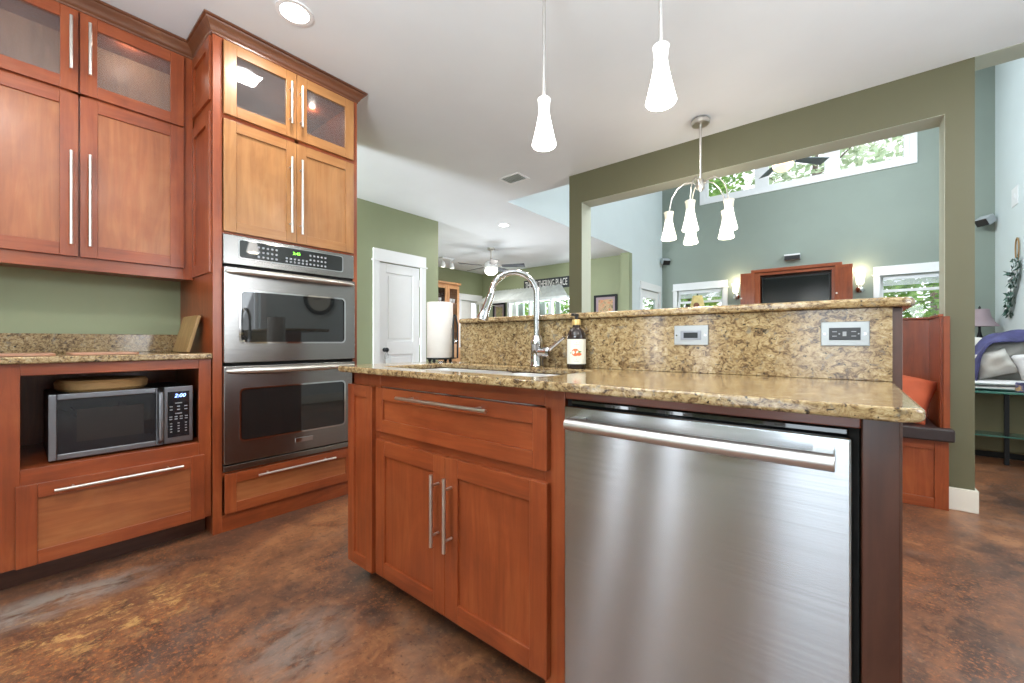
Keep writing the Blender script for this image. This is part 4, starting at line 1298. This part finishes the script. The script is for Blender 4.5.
# ------------------------------------------------------------------ hanging lights
def pendant_shade(parent, c, h=0.25, r0=0.031, rn=0.024, r1=0.061, nm=('shade_neck', 'shade'), mats=(SHADE_NECK, SHADE_ON), cut=0.26):
    """flared glass: c is the centre of its open bottom; returns the two meshes"""
    k = h
    neck = MB().lathe(Vector(c) + EZ * 0, [(rn + 0.0005, (1 - cut) * k), (r0 * 0.9, 0.93 * k), (r0, 0.98 * k), (r0 * 0.9, 1.0 * k), (0.006, 1.0 * k)], seg=28)
    a = neck.build(nm[0], mats[0], parent)
    prof = []
    for i in range(13):
        t = i / 12
        prof.append((rn + (r1 - rn) * (1 - t) ** 1.25, t * (1 - cut) * k))
    vs = [(r1 * 0.93, -0.006)] + prof
    mb = MB()
    m = [(r - 0.003, z) for r, z in reversed(vs)]
    seg = 28
    full = vs + m
    V_, F_ = [], []
    for r, z in full:
        for i in range(seg):
            t = 2 * PI * i / seg
            V_.append(Vector(c) + Vector((r * math.cos(t), r * math.sin(t), z)))
    for j in range(len(full)):
        j2 = (j + 1) % len(full)
        for i in range(seg):
            l = (i + 1) % seg
            F_.append((j * seg + i, j * seg + l, j2 * seg + l, j2 * seg + i))
    b = mb.add(V_, F_).build(nm[1], mats[1], parent)
    return a, b


pd = thing('pendant_light', (-1.072, 1.55, HC), 'flared white glass pendant lamp over the bar, left and lower of the two', 'lamp', 'pendant lamps over the bar')
P = Vector((-1.072, 1.55, 1.932))
MB().lathe((P.x, P.y, HC - 0.025), [(0.055, 0), (0.06, 0.005), (0.06, 0.025)]).build('canopy', NICKEL, pd)
MB().cyl((P.x, P.y, P.z + 0.212), (P.x, P.y, HC - 0.02), 0.008).build('rod', SATIN, pd)
pendant_shade(pd, P, 0.212, 0.031, 0.0235, 0.056)
copy_tree(pd, (-0.538, 1.55, HC), 'flared white glass pendant lamp over the bar, right and upper of the two')
for x in (-1.072, -0.538):
    lamp('pendant_bulb', 'POINT', (x, 1.55, 1.985), 5, WARM, radius=0.03)

CHC = Vector((-0.862, 3.355, 0))
ch = thing('chandelier', (CHC.x, CHC.y, HC), 'brushed nickel chandelier with five flared glass shades in front of the opening', 'chandelier')
MB().lathe((CHC.x, CHC.y, HC - 0.045), [(0.058, 0), (0.064, 0.006), (0.066, 0.03), (0.055, 0.045)]).build('canopy', NICKEL, ch)
MB().cyl((CHC.x, CHC.y, 2.29), (CHC.x, CHC.y, HC - 0.03), 0.009).build('rod', SATIN, ch)
MB().lathe((CHC.x, CHC.y, 2.185), [(0.008, 0), (0.030, 0.02), (0.036, 0.05), (0.026, 0.085), (0.012, 0.10), (0.010, 0.13)]).build('hub', NICKEL, ch)
Rv, Fv = Vector((0.7755, 0.6314, 0)), Vector((-0.6314, 0.7755, 0))
for k in range(5):
    a = math.radians(12 + 72 * k)
    dv = Rv * math.cos(a) + Fv * math.sin(a)
    q = CHC + dv * 0.228
    arm = MB().tube([CHC + dv * 0.02 + EZ * 2.23, CHC + dv * 0.06 + EZ * 2.262, CHC + dv * 0.11 + EZ * 2.262, CHC + dv * 0.165 + EZ * 2.225, CHC + dv * 0.205 + EZ * 2.16, q + EZ * 2.045], 0.005, seg=10).build('arm', NICKEL, ch)
    a_, b_ = pendant_shade(arm, q + EZ * 1.842, 0.212, 0.037, 0.028, 0.058, ('shade_neck', 'shade'), (SHADE_NK2, SHADE_CH), 0.30)
lamp('chandelier_bulbs', 'POINT', (CHC.x, CHC.y, 1.80), 9, WARM, radius=0.12)


def can_light(x, y, label):
    o = thing('recessed_light', (x, y, HC), label, 'ceiling light', 'recessed ceiling lights')
    MB().ring((x, y, HC), DOWN, [(0.088 * math.cos(i * PI / 16), 0.088 * math.sin(i * PI / 16)) for i in range(32)], [(0.068 * math.cos(i * PI / 16), 0.068 * math.sin(i * PI / 16)) for i in range(32)], 0, 0.006).build('trim_ring', TRIMW, o)
    MB().lathe((x, y, HC - 0.004), [(0.068, 0), (0.068, 0.0035)], seg=32).build('lens', DISC_ON, o)
    return o


can_light(-2.217, 0.935, 'bright recessed ceiling light beside the oven tower crown')
can_light(-3.881, 4.581, 'bright recessed ceiling light above the dining side past the vent')

vt = thing('ceiling_vent', (-2.69, 3.335, HC), 'small white louvred air vent in the kitchen ceiling', 'vent')
O = (-2.69, 3.335, HC)
sash(MB(), O, DOWN, -0.135, 0.135, -0.10, 0.10, 0.022, 0, 0.008).build('frame', TRIMW, vt, 0.002)
mb = MB()
for i in range(9):
    u = -0.105 + i * 0.0262
    mb.hexa([Vector(O) + Vector((u, -0.078, -0.002)), Vector(O) + Vector((u + 0.003, -0.078, -0.002)), Vector(O) + Vector((u + 0.003, 0.078, -0.002)), Vector(O) + Vector((u, 0.078, -0.002)),
             Vector(O) + Vector((u + 0.012, -0.078, -0.012)), Vector(O) + Vector((u + 0.015, -0.078, -0.012)), Vector(O) + Vector((u + 0.015, 0.078, -0.012)), Vector(O) + Vector((u + 0.012, 0.078, -0.012))])
mb.build('louvres', TRIMW, vt)
MB().ob(O, DOWN, -0.113, 0.113, -0.078, 0.078, 0.0, 0.001).build('duct', CURTG, vt)

# ------------------------------------------------------------------ bench in the opening
bn = thing('bench', (-0.2, 3.84, 0.0), 'high-backed cherry bench filling the opening beside the olive post', 'bench')
mb = MB().box(-0.95, 0.478, 3.62, 4.09, 0.0, 0.425, 0).box(0.478, 0.490, 3.605, 3.64, 0.0, 0.425, 0)
for xa, xb in ((-0.95, -0.225), (-0.225, 0.490)):
    shaker(mb, (xa, 3.62, 0.0), SOUTH, xb - xa, 0.425, 0.062, 0.02, 0.012, 1, 0)
mb.build('base', [W_Z, W_X], bn, 0.002)
MB().box(-0.95, 0.472, 4.05, 4.09, 0.425, 1.185, 0).build('backrest', [W_Z, W_X], bn, 0.006)
MB().box(-0.95, 0.45, 4.042, 4.098, 1.185, 1.20, 0).box(0.448, 0.472, 3.64, 4.098, 1.185, 1.20, 0).build('cap_rail', W_X, bn, 0.003)
MB().box(0.456, 0.472, 3.643, 4.05, 0.425, 1.185, 0).box(0.466, 0.496, 3.605, 3.643, 0.425, 1.185, 0).build('end_panel', [W_Z, W_X], bn, 0.004)
tag(MB().poly((0, 0, 0), UP, [(-0.95, 3.53), (0.508, 3.53), (0.508, 3.602), (0.445, 3.602), (0.445, 4.045), (-0.95, 4.045)], 0.427, 0.505).build('bench_cushion', LEATHER, None, 0.012, 3), 'dark brown leather cushion on the cherry bench seat', 'cushion')
U = Vector((0.95, -0.14, -0.24)).normalized()
Vv = Vector((0.10, 0.45, 0.88)).normalized()
Vv = (Vv - U * Vv.dot(U)).normalized()
N = U.cross(Vv).normalized()
tag(MB().pillow((0.195, 3.735, 0.690), (U, Vv, N), (0.50, 0.32, 0.17), power=0.7, crease=0.010, seed=3).build('throw_pillow', ORANGE, merge=True, angle=80), 'burnt orange throw pillow in the corner of the cherry bench', 'pillow')

# ------------------------------------------------------------------ far wall of the great room
tc = thing('television_cabinet', (-0.74, 9.15, 1.2), 'cherry wall cabinet with its doors swung open around the television', 'cabinet')
mb = MB()
mb.box(-1.37, -1.25, 9.0, 9.298, 1.2, 2.335, 0).box(-0.18, -0.065, 9.0, 9.298, 1.2, 2.335, 0).box(-1.25, -0.18, 9.0, 9.298, 2.28, 2.335, 1).box(-1.25, -0.18, 9.0, 9.298, 1.2, 1.27, 1).box(-1.25, -0.18, 9.27, 9.298, 1.27, 2.28, 2)
mb.build('carcass', [W_Z, W_X, WD_Z], tc, 0.003)
crown_run(MB(), [(-1.42, 9.298), (-1.42, 9.0), (-0.06, 9.0), (-0.06, 9.298)][::-1], [(o, z) for o, z in crown_profile(2.39, 2.46, -0.05)]).build('crown_molding', W_X, tc) if False else MB().box(-1.40, -0.035, 8.97, 9.298, 2.335, 2.395).build('crown_molding', W_X, tc, 0.01)
for sgn, hx, lab in ((-1, -1.335, 'left door'), (1, -0.135, 'right door')):
    dirv = Vector((sgn * 0.80, -0.6, 0)) if False else Vector((sgn * 0.88, 0.47 * -0.25, 0)).normalized()
    O = Vector((hx + sgn * 0.004, 8.975, 1.24))
    Uv = dirv
    d = shaker(MB(), O, (Uv, EZ, Uv.cross(EZ)), 0.235, 1.10, 0.055, 0.022).build('door', [W_Z, W_X], tc, 0.002)
    d['label'] = lab
    MB().lathe(O + Uv * (0.215 if sgn < 0 else 0.02) + EZ * 0.62 - EY * 0.022, [(0.012, 0), (0.016, 0.008), (0.012, 0.016)], axis=-EY, seg=14).build('knob', NICKEL, d)
tv = thing('television', (-0.74, 9.1, 1.27), 'black flat television inside the open cherry cabinet', 'television')
MB().box(-1.235, -0.195, 9.08, 9.14, 1.60, 2.24).box(-0.95, -0.53, 9.03, 9.2, 1.271, 1.29).box(-0.80, -0.68, 9.10, 9.14, 1.285, 1.57).build('housing', BLACK, tv, 0.006)
MB().box(-1.215, -0.215, 9.0775, 9.081, 1.63, 2.215).build('screen', TVGLASS, tv)
sp = thing('centre_speaker', (-0.765, 9.25, 2.6), 'slim black and silver speaker on the wall above the television cabinet', 'speaker')
MB().box(-0.89, -0.64, 9.2, 9.298, 2.555, 2.665).build('cabinet', GREYPL, sp, 0.008)
MB().box(-0.885, -0.645, 9.188, 9.2, 2.558, 2.63).build('grille', BLACK, sp, 0.004)
MB().box(-0.888, -0.642, 9.186, 9.2, 2.633, 2.662).build('top_strip', TRIMW, sp, 0.004)


def sconce(x, label):
    o = thing('wall_sconce', (x, 9.298, 1.9), label, 'lamp', 'lit wall sconces beside the television')
    MB().lathe((x, 9.298, 1.93), [(0.058, 0), (0.055, 0.02), (0.03, 0.035), (0.0, 0.04)], axis=-EY).build('backplate', CHROME, o)
    MB().tube([(x, 9.27, 1.93), (x, 9.2, 1.925), (x, 9.19, 1.96), (x, 9.19, 2.0)], 0.009, seg=10).build('arm', CHROME, o)
    MB().lathe((x, 9.19, 2.0), [(0.03, 0), (0.05, 0.03), (0.055, 0.10), (0.07, 0.19)], seg=24).build('shade', SCONCE_ON, o)
    lamp('sconce_bulb', 'POINT', (x, 9.17, 2.26), 2.2, (1.0, 0.80, 0.5), radius=0.05)


sconce(-1.70, 'lit wall sconce left of the television cabinet, beside the window')
sconce(0.20, 'lit wall sconce right of the television cabinet')


def corner_speaker(x, y, z, aim, label):
    o = thing('corner_speaker', (x, y, z), label, 'speaker', 'corner speakers high on the great room walls')
    A = Vector(aim).normalized()
    B = A.cross(EZ).normalized()
    C = B.cross(A)
    MB().ob((x, y, z), (B, C, A), -0.085, 0.085, -0.06, 0.06, -0.07, 0.06).build('shell', GREYPL, o, 0.012)
    MB().ob((x, y, z), (B, C, A), -0.078, 0.078, -0.053, 0.053, 0.06, 0.068).build('grille', BLACK, o, 0.004)
    MB().tube([Vector((x, y, z)) - A * 0.06, Vector((x, y, z)) - A * 0.13 + EZ * 0.02], 0.014, seg=10).build('bracket', GREYPL, o)


corner_speaker(-3.085, 9.18, 2.80, (0.55, -0.55, -0.5), 'small grey speaker in the upper corner above the left window')
corner_speaker(1.62, 9.18, 2.83, (-0.6, -0.5, -0.5), 'small grey speaker in the upper corner right of the olive post')

# sunflower lamp and small table before the left window
st = thing('side_table', (-2.305, 8.75, 0.0), 'small dark table before the left far window', 'table')
MB().lathe((-2.305, 8.75, 0.72), [(0.28, 0), (0.29, 0.01), (0.28, 0.03)], seg=32).build('tabletop', WD_Z, st)
for k in range(4):
    a = PI / 4 + k * PI / 2
    MB().tube([(-2.305 + 0.18 * math.cos(a), 8.75 + 0.18 * math.sin(a), 0.72), (-2.305 + 0.24 * math.cos(a), 8.75 + 0.24 * math.sin(a), 0.0)], [0.02, 0.014], seg=8).build('leg', WD_Z, st)
sl = thing('table_lamp', (-2.305, 8.75, 0.75), 'table lamp with sunflower printed shade in front of the left window', 'lamp')
MB().lathe((-2.305, 8.75, 0.75), [(0.11, 0), (0.11, 0.02), (0.04, 0.05), (0.03, 0.2), (0.075, 0.45), (0.06, 0.62), (0.025, 0.75), (0.02, 1.19)], seg=24).build('base', PORC, sl)
MB().lathe((-2.305, 8.75, 1.60), [(0.165, 0), (0.09, 0.35), (0.02, 0.35)], seg=32).build('shade', SUNY, sl)
bpy.data.objects['table_lamp'].children[1]['label'] = 'sunflower printed shade'
aimv = (Vector((0, 0, 0)) - Vector((-2.305, 8.75, 0)))
aimv.z = 0
aimv.normalize()
side = aimv.cross(EZ)
MB().lathe(Vector((-2.305, 8.75, 1.75)) + aimv * 0.128 + side * 0.02, [(0.055, 0), (0.05, 0.024), (0.0, 0.03)], axis=aimv, seg=24).build('flower_centre', SUNB, sl)
MB().lathe((-2.305, 8.75, 1.945), [(0.008, 0), (0.018, 0.015), (0.012, 0.04), (0.0, 0.05)], seg=12).build('finial', BLACKM, sl)

# great room fan just under the header
def fan(x, y, zc, zb, label, blade_mat, bowl_mat, rad, phase, drop=0.0):
    o = thing('ceiling_fan', (x, y, zc), label, 'fan')
    MB().lathe((x, y, zc - 0.05), [(0.03, 0), (0.065, 0.02), (0.07, 0.05)]).build('canopy', NICKEL, o)
    MB().cyl((x, y, zb + 0.12), (x, y, zc - 0.03), 0.012).build('rod', NICKEL, o)
    MB().lathe((x, y, zb - 0.03), [(0.08, 0), (0.125, 0.02), (0.13, 0.08), (0.09, 0.13), (0.03, 0.15)], seg=28).build('motor', TRIMW if drop else NICKEL, o)
    MB().lathe((x, y, zb - 0.145), [(0.0, 0), (0.07, 0.012), (0.115, 0.05), (0.125, 0.09), (0.11, 0.112)], seg=28).build('light_bowl', bowl_mat, o)
    for k in range(5):
        a = math.radians(phase + 72 * k)
        d = Vector((math.cos(a), math.sin(a), 0))
        s = d.cross(EZ)
        c0 = Vector((x, y, zb + 0.02))
        tl = EZ * 0.02
        mb = MB().hexa([c0 + d * 0.2 - s * 0.05 - tl * 0.5, c0 + d * rad - s * 0.07 - tl, c0 + d * rad + s * 0.07 + tl, c0 + d * 0.2 + s * 0.05 + tl * 0.5,
                        c0 + d * 0.2 - s * 0.05 - tl * 0.5 + EZ * 0.008, c0 + d * rad - s * 0.07 - tl + EZ * 0.008, c0 + d * rad + s * 0.07 + tl + EZ * 0.008, c0 + d * 0.2 + s * 0.05 + tl * 0.5 + EZ * 0.008])
        b = mb.build('blade', blade_mat, o, 0.003)
        MB().tube([c0 + d * 0.09, c0 + d * 0.15 + EZ * 0.012, c0 + d * 0.26 + EZ * 0.012], 0.010, seg=8).build('blade_iron', NICKEL, b)


fan(-0.64, 6.5, HT, 3.44, 'ceiling fan with glowing bowl just below the olive header', BLADE, BOWL_ON, 0.62, 46)
fan(-5.02, 5.56, HC, 2.385, 'white ceiling fan with lit bowl over the dining side', BLADE2, BOWL_W, 0.62, 30, 1)
lamp('fan_bulb', 'POINT', (-5.02, 5.56, 2.15), 4, NEUT, radius=0.08)

# ------------------------------------------------------------------ dining side
tk = thing('track_light', (-6.34, 5.64, HC), 'small white track light with two heads on the dining ceiling', 'light')
MB().box(-6.40, -6.28, 5.5, 5.80, HC - 0.03, HC).build('track', TRIMW, tk, 0.004)
for y in (5.53, 5.77):
    h = MB().tube([(-6.34, y, HC - 0.03), (-6.34, y, HC - 0.10)], 0.01, seg=8).lathe((-6.30, y, HC - 0.20), [(0.045, 0), (0.05, 0.03), (0.03, 0.10), (0.015, 0.12)], seg=18).build('lamp_head', TRIMW, tk)
    MB().lathe((-6.30, y, HC - 0.204), [(0.038, 0), (0.038, 0.006)], seg=18).build('bulb', SHADE_CH, h)

hu = thing('china_hutch', (-6.98, 6.08, 0.0), 'honey oak hutch with white china behind its glass door', 'cabinet')
mb = MB()
mb.box(-7.168, -6.80, 5.72, 5.75, 0.9, 2.30, 0).box(-7.168, -6.80, 6.41, 6.44, 0.9, 2.30, 0).box(-7.168, -6.80, 5.75, 6.41, 2.27, 2.30, 0).box(-7.168, -6.75, 5.72, 6.44, 0.0, 0.9, 0)
for z in (1.25, 1.58, 1.88):
    mb.box(-7.168, -6.84, 5.75, 6.41, z, z + 0.015, 0)
mb.box(-7.168, -7.155, 5.75, 6.41, 0.9, 2.27, 1)
mb.build('carcass', [W_OAK, WD_Z], hu, 0.002)
MB().box(-7.168, -6.755, 5.69, 6.48, 2.30, 2.345).build('crown_molding', W_OAK, hu, 0.01)
for ya, yb in ((5.725, 6.078), (6.082, 6.435)):
    d = open_frame(MB(), (-6.80, ya, 0.91), EAST, yb - ya, 1.355, 0.065, 0.02, 0).build('door', [W_OAK], hu, 0.002)
    MB().ob((-6.80, ya, 0.91), EAST, 0.06, yb - ya - 0.06, 0.06, 1.295, 0.006, 0.010).build('pane', GLASS, d, smooth=False)
cups = [(6.14, 1.8955), (6.25, 1.8955), (6.35, 1.8955), (5.83, 1.8955), (5.95, 1.8955)]
proto = None
for i, (y, z) in enumerate(cups):
    if proto is None:
        c = tag(MB().lathe((0, 0, 0), [(0.025, 0), (0.03, 0.005), (0.042, 0.05), (0.045, 0.095), (0.042, 0.095), (0.036, 0.03), (0.0, 0.012)], seg=20).build('cup', PORC), None, 'cup', 'white cups in the oak hutch')
        proto = c
    else:
        c = proto.copy()
        COL.objects.link(c)
    c.location = (-6.89, y, z)
    c['label'] = 'white china cup on the upper shelf of the oak hutch'

sg = thing('wall_sign', (-5.22, 7.618, 2.33), 'black sign with white letters above the awning on the dining wall', 'sign')
MB().box(-5.826, -4.605, 7.595, 7.619, 2.205, 2.445).build('board', SIGNBLK, sg, 0.004)
text_mesh('lettering', 'THE GATHERING PLACE', (-5.215, 7.5935, 2.325), SOUTH, 0.15, WHITE, sg, 0.001, width=1.14)

aw = thing('awning', (-5.6, 7.45, 2.1), 'white corrugated metal awning over the dining room window', 'awning')
n = 60
vs = []
for k in range(n + 1):
    t_ = k / n
    xt, xb = -6.68 + 1.86 * t_, -6.80 + 2.52 * t_
    w = 0.010 * math.cos(k * PI / 1.5)
    vs += [(xt, 7.618, 2.285 + w), (xb, 7.0, 1.945 + w), (xt, 7.618, 2.277 + w), (xb, 7.0, 1.937 + w)]
fs = []
for k in range(n):
    a = 4 * k
    fs += [(a, a + 1, a + 5, a + 4), (a + 2, a + 6, a + 7, a + 3), (a + 1, a + 3, a + 7, a + 5), (a, a + 4, a + 6, a + 2)]
fs += [(0, 2, 3, 1), (4 * n, 4 * n + 1, 4 * n + 3, 4 * n + 2)]
MB().add(vs, fs).build('sheet', GALV, aw)
MB().box(-6.82, -4.27, 6.985, 7.003, 1.90, 1.955).build('front_rail', GALV, aw, 0.003)
for x in (-6.55, -4.70):
    MB().tube([(x, 7.61, 1.86), (x, 7.02, 1.94)], 0.012, seg=8).build('strut', NICKEL, aw)


def picture(name, x0, x1, z0, z1, y, art, label):
    o = thing(name, ((x0 + x1) / 2, y, (z0 + z1) / 2), label, 'picture', 'framed pictures on the dining wall')
    sash(MB(), (0, y, 0), SOUTH, x0, x1, z0, z1, 0.045, 0, 0.03).build('frame', BLACKM, o, 0.004)
    sash(MB(), (0, y, 0), SOUTH, x0 + 0.04, x1 - 0.04, z0 + 0.04, z1 - 0.04, 0.055, 0.002, 0.012).build('mat', LAVENDER, o)
    MB().ob((0, y, 0), SOUTH, x0 + 0.09, x1 - 0.09, z0 + 0.09, z1 - 0.09, 0.002, 0.009).build('print', art, o)


picture('framed_picture', -4.01, -3.50, 1.32, 1.975, 7.619, PIC1, 'black framed autumn coloured picture on the wall left of the opening corner')
picture('framed_picture', -6.80, -6.40, 1.35, 1.98, 7.619, PIC2, 'dark framed olive picture left of the curtained window')

# ------------------------------------------------------------------ right side, past the post
cn = thing('console_table', (1.05, 5.3, 0.0), 'dark metal console table with green glass top and shelf behind the sofa', 'table')
MB().box(0.55, 1.62, 5.10, 5.44, 0.60, 0.618).build('tabletop', TEALGL, cn, 0.004)
MB().box(0.58, 1.59, 5.19, 5.42, 0.232, 0.244).build('shelf', TEALGL, cn, 0.003)
for x, y in ((0.60, 5.19), (0.60, 5.41), (1.045, 5.25), (1.57, 5.19), (1.57, 5.41)):
    MB().box(x - 0.014, x + 0.014, y - 0.014, y + 0.014, 0.0, 0.60).build('leg', BLACKM, cn, 0.002)
so = thing('sofa', (1.0, 5.95, 0.0), 'olive sofa with oatmeal puffed back cushions seen from behind the console', 'sofa')
MB().box(0.42, 1.70, 5.50, 5.66, 0.05, 0.62).box(0.42, 1.70, 5.66, 6.42, 0.05, 0.30).box(0.42, 0.60, 5.66, 6.42, 0.30, 0.60).box(1.54, 1.70, 5.66, 6.42, 0.30, 0.60).build('frame', SOFAOL, so, 0.03, 3)
MB().box(0.45, 1.67, 5.53, 6.38, 0.0, 0.05).build('shadow_plinth', DARKGAP, so)  # dark block standing in for the shadow under the sofa
MB().pillow((1.07, 6.05, 0.39), (EX, EY, EZ), (0.94, 0.76, 0.18), seed=4).build('seat_cushion', PUFF, so, merge=True, angle=80)
for i, x in enumerate((0.76, 1.07, 1.40)):
    MB().pillow((x, 5.70, 0.83), (EX, Vector((0, 0.05, 1)), -EY), (0.36, 0.50, 0.40), power=0.75, crease=0.015, seed=20 + i).build('back_cushion', PUFF, so, merge=True, angle=80)
# folded quilt, cushion and throw piled on the console
q = thing('folded_quilt', (1.03, 5.3, 0.619), 'stack of white folded quilt on the green glass console', 'quilt')
for i, (z0, z1, k) in enumerate(((0.623, 0.655, 0.0), (0.658, 0.70, 0.02))):
    MB().pillow((1.10 - k, 5.30, (z0 + z1) / 2), (EX, EY, EZ), (0.86, 0.26, z1 - z0), power=0.35, crease=0.003, seed=50 + i).build('fold', QUILT, q, merge=True, angle=80)
tag(MB().pillow((0.985, 5.36, 0.835), ((1, 0.1, 0.35), (-0.35, 0.35, 1), (0, -1, 0.35)), (0.25, 0.23, 0.20), power=0.8, crease=0.01, seed=31).build('throw_pillow', PUFF, merge=True, angle=80), 'oatmeal puffy pillow on the folded white quilt', 'pillow', 'pillows piled behind the sofa')
tag(MB().pillow((1.235, 5.33, 0.83), ((1, 0.1, 0.25), (-0.25, 0.3, 1), (0, -1, 0.3)), (0.26, 0.24, 0.20), power=0.8, crease=0.01, seed=32).build('throw_pillow', QUILT, merge=True, angle=80), 'white puffy pillow at the right edge of the photo on the quilt', 'pillow', 'pillows piled behind the sofa')
tag(MB().box(1.07, 1.30, 5.125, 5.155, 0.6205, 0.70).build('printed_pouch', PRINTF, None, 0.008, 3), 'dark flower printed pouch standing against the white quilt', 'pouch')
# throw arching over the cushions
def ribbon(path, width, n_across, thick, wave, seed):
    rnd = random.Random(seed)
    P = [Vector(p) for p in path]
    fine = []
    for i in range(len(P) - 1):
        for k in range(6):
            t_ = k / 6
            a, b = P[max(i - 1, 0)], P[min(i + 2, len(P) - 1)]
            p, q_ = P[i], P[i + 1]
            fine.append(0.5 * ((2 * p) + (q_ - a) * t_ + (2 * a - 5 * p + 4 * q_ - b) * t_ ** 2 + (3 * p - a - 3 * q_ + b) * t_ ** 3))
    fine.append(P[-1])
    rows, k = [], n_across
    for i, c_ in enumerate(fine):
        T = (fine[min(i + 1, len(fine) - 1)] - fine[max(i - 1, 0)]).normalized()
        B = (EY - T * EY.dot(T)).normalized()
        Nn = T.cross(B)
        if Nn.z < 0 and i == 0:
            pass
        top, bot = [], []
        for j in range(k + 1):
            v_ = -1 + 2 * j / k
            h = wave * (math.sin(3.1 * v_ + i * 0.23 + seed) + 0.5 * math.sin(7 * v_ - i * 0.31)) - 0.05 * v_ * v_
            c2 = c_ + B * (v_ * width / 2) + Vector((0, 0, h))
            top.append(c2 - Nn * thick / 2)
            bot.append(c2 + Nn * thick / 2)
        rows.append(top + bot[::-1])
    m_ = 2 * (k + 1)
    vs = [v for r in rows for v in r]
    fs = []
    for i in range(len(rows) - 1):
        for j in range(m_):
            l = (j + 1) % m_
            fs.append((i * m_ + j, i * m_ + l, (i + 1) * m_ + l, (i + 1) * m_ + j))
    fs += [tuple(range(m_))[::-1], tuple(range((len(rows) - 1) * m_, len(rows) * m_))]
    return MB().add(vs, fs)


path = [(0.86, 5.38, 0.72), (0.875, 5.40, 0.81), (0.90, 5.44, 0.91), (0.955, 5.50, 1.01), (1.05, 5.56, 1.08), (1.17, 5.60, 1.10), (1.30, 5.62, 1.10), (1.5, 5.62, 1.08)]
o_ = ribbon(path, 0.36, 18, 0.022, 0.02, 2).build('throw_blanket', NAVY, subsurf=1, angle=80)
tag(o_, 'violet navy fleece throw draped over the pale sofa cushions', 'blanket')
tb = thing('end_table', (1.48, 8.92, 0.0), 'dark end table in the far right corner under the mauve lamp', 'table')
MB().box(1.26, 1.70, 8.70, 9.14, 0.62, 0.65).box(1.28, 1.68, 8.72, 9.12, 0.18, 0.2).build('tabletop', WD_Z, tb, 0.004)
for x in (1.29, 1.67):
    for y in (8.73, 9.11):
        MB().box(x - 0.02, x + 0.02, y - 0.02, y + 0.02, 0, 0.62).build('leg', WD_Z, tb, 0.002)
tl = thing('table_lamp', (1.52, 8.92, 0.65), 'dark table lamp with flared mauve shade in the far right corner', 'lamp')
MB().lathe((1.52, 8.92, 0.65), [(0.08, 0), (0.08, 0.02), (0.03, 0.06), (0.025, 0.2), (0.05, 0.32), (0.04, 0.42), (0.015, 0.52), (0.012, 0.86)], seg=20).build('base', BLACKM, tl)
MB().lathe((1.52, 8.92, 1.25), [(0.20, 0), (0.15, 0.06), (0.115, 0.14), (0.095, 0.25), (0.02, 0.25)], seg=32).build('shade', LAVENDER, tl)
MB().lathe((1.52, 8.92, 1.50), [(0.006, 0), (0.016, 0.015), (0.01, 0.035), (0.0, 0.05)], seg=12).build('finial', BLACKM, tl)
sw = thing('switch_plate', (XR, 8.36, 2.94), 'white switch plate on the pale wall at the right edge of the photo', 'switch')
MB().ob((XR, 8.36, 2.94), WEST, -0.13, 0.13, -0.12, 0.12, 0, 0.008).build('plate', TRIMW, sw, 0.003)
MB().ob((XR, 8.36, 2.94), WEST, -0.02, 0.02, -0.035, 0.035, 0.008, 0.012).build('rocker', TRIMW, sw, 0.002)
wh = thing('wall_hanging', (XR, 8.25, 1.9), 'dark green leafy hanging with pale ribbon on the right wall', 'decoration')
rnd = random.Random(5)
MB().tube([(XR - 0.015, 8.22 + 0.07 * math.cos(a * PI / 8), 2.22 + 0.15 * math.sin(a * PI / 8)) for a in range(17)], 0.008, seg=8).build('loop', W_BAMB, wh)
for nm, mt, cnt in (('leaves', SWAG_G, 170), ('ribbon', TRIMW, 45)):
    vs, fs = [], []
    for i in range(cnt):
        t = rnd.random()
        p = Vector((XR - 0.03 + rnd.uniform(-0.025, 0.02), 8.12 + 0.42 * t + rnd.uniform(-0.09, 0.09), 2.08 - 0.66 * t + rnd.uniform(-0.06, 0.06)))
        d = Vector((rnd.uniform(-0.4, 0.1), rnd.uniform(-1, 1), rnd.uniform(-1, 0.3))).normalized()
        r = d.cross(EX).normalized()
        s = rnd.uniform(0.05, 0.10)
        k = len(vs)
        vs += [p, p + d * s * 0.5 + r * s * 0.3, p + d * s, p + d * s * 0.5 - r * s * 0.3]
        fs.append((k, k + 1, k + 2, k + 3))
    MB().add(vs, fs).build(nm, mt, wh, smooth=False)
# the round clock that the oven glass mirrors
ck = thing('wall_clock', (XR, 3.3, 1.74), 'large round dark rimmed wall clock mirrored in the oven glass', 'clock')
MB().lathe((XR, 3.3, 1.74), [(0.25, 0), (0.26, 0.02), (0.25, 0.04), (0.20, 0.035), (0.195, 0.015)], axis=-EX, seg=40).build('rim', BLACKM, ck)
MB().lathe((XR - 0.014, 3.3, 1.74), [(0.197, 0), (0.197, 0.004)], axis=-EX, seg=40).build('dial', LABELW, ck)
MB().box(XR - 0.022, XR - 0.020, 3.294, 3.306, 1.73, 1.87).box(XR - 0.024, XR - 0.022, 3.20, 3.31, 1.735, 1.745).build('hands', BLACKM, ck)
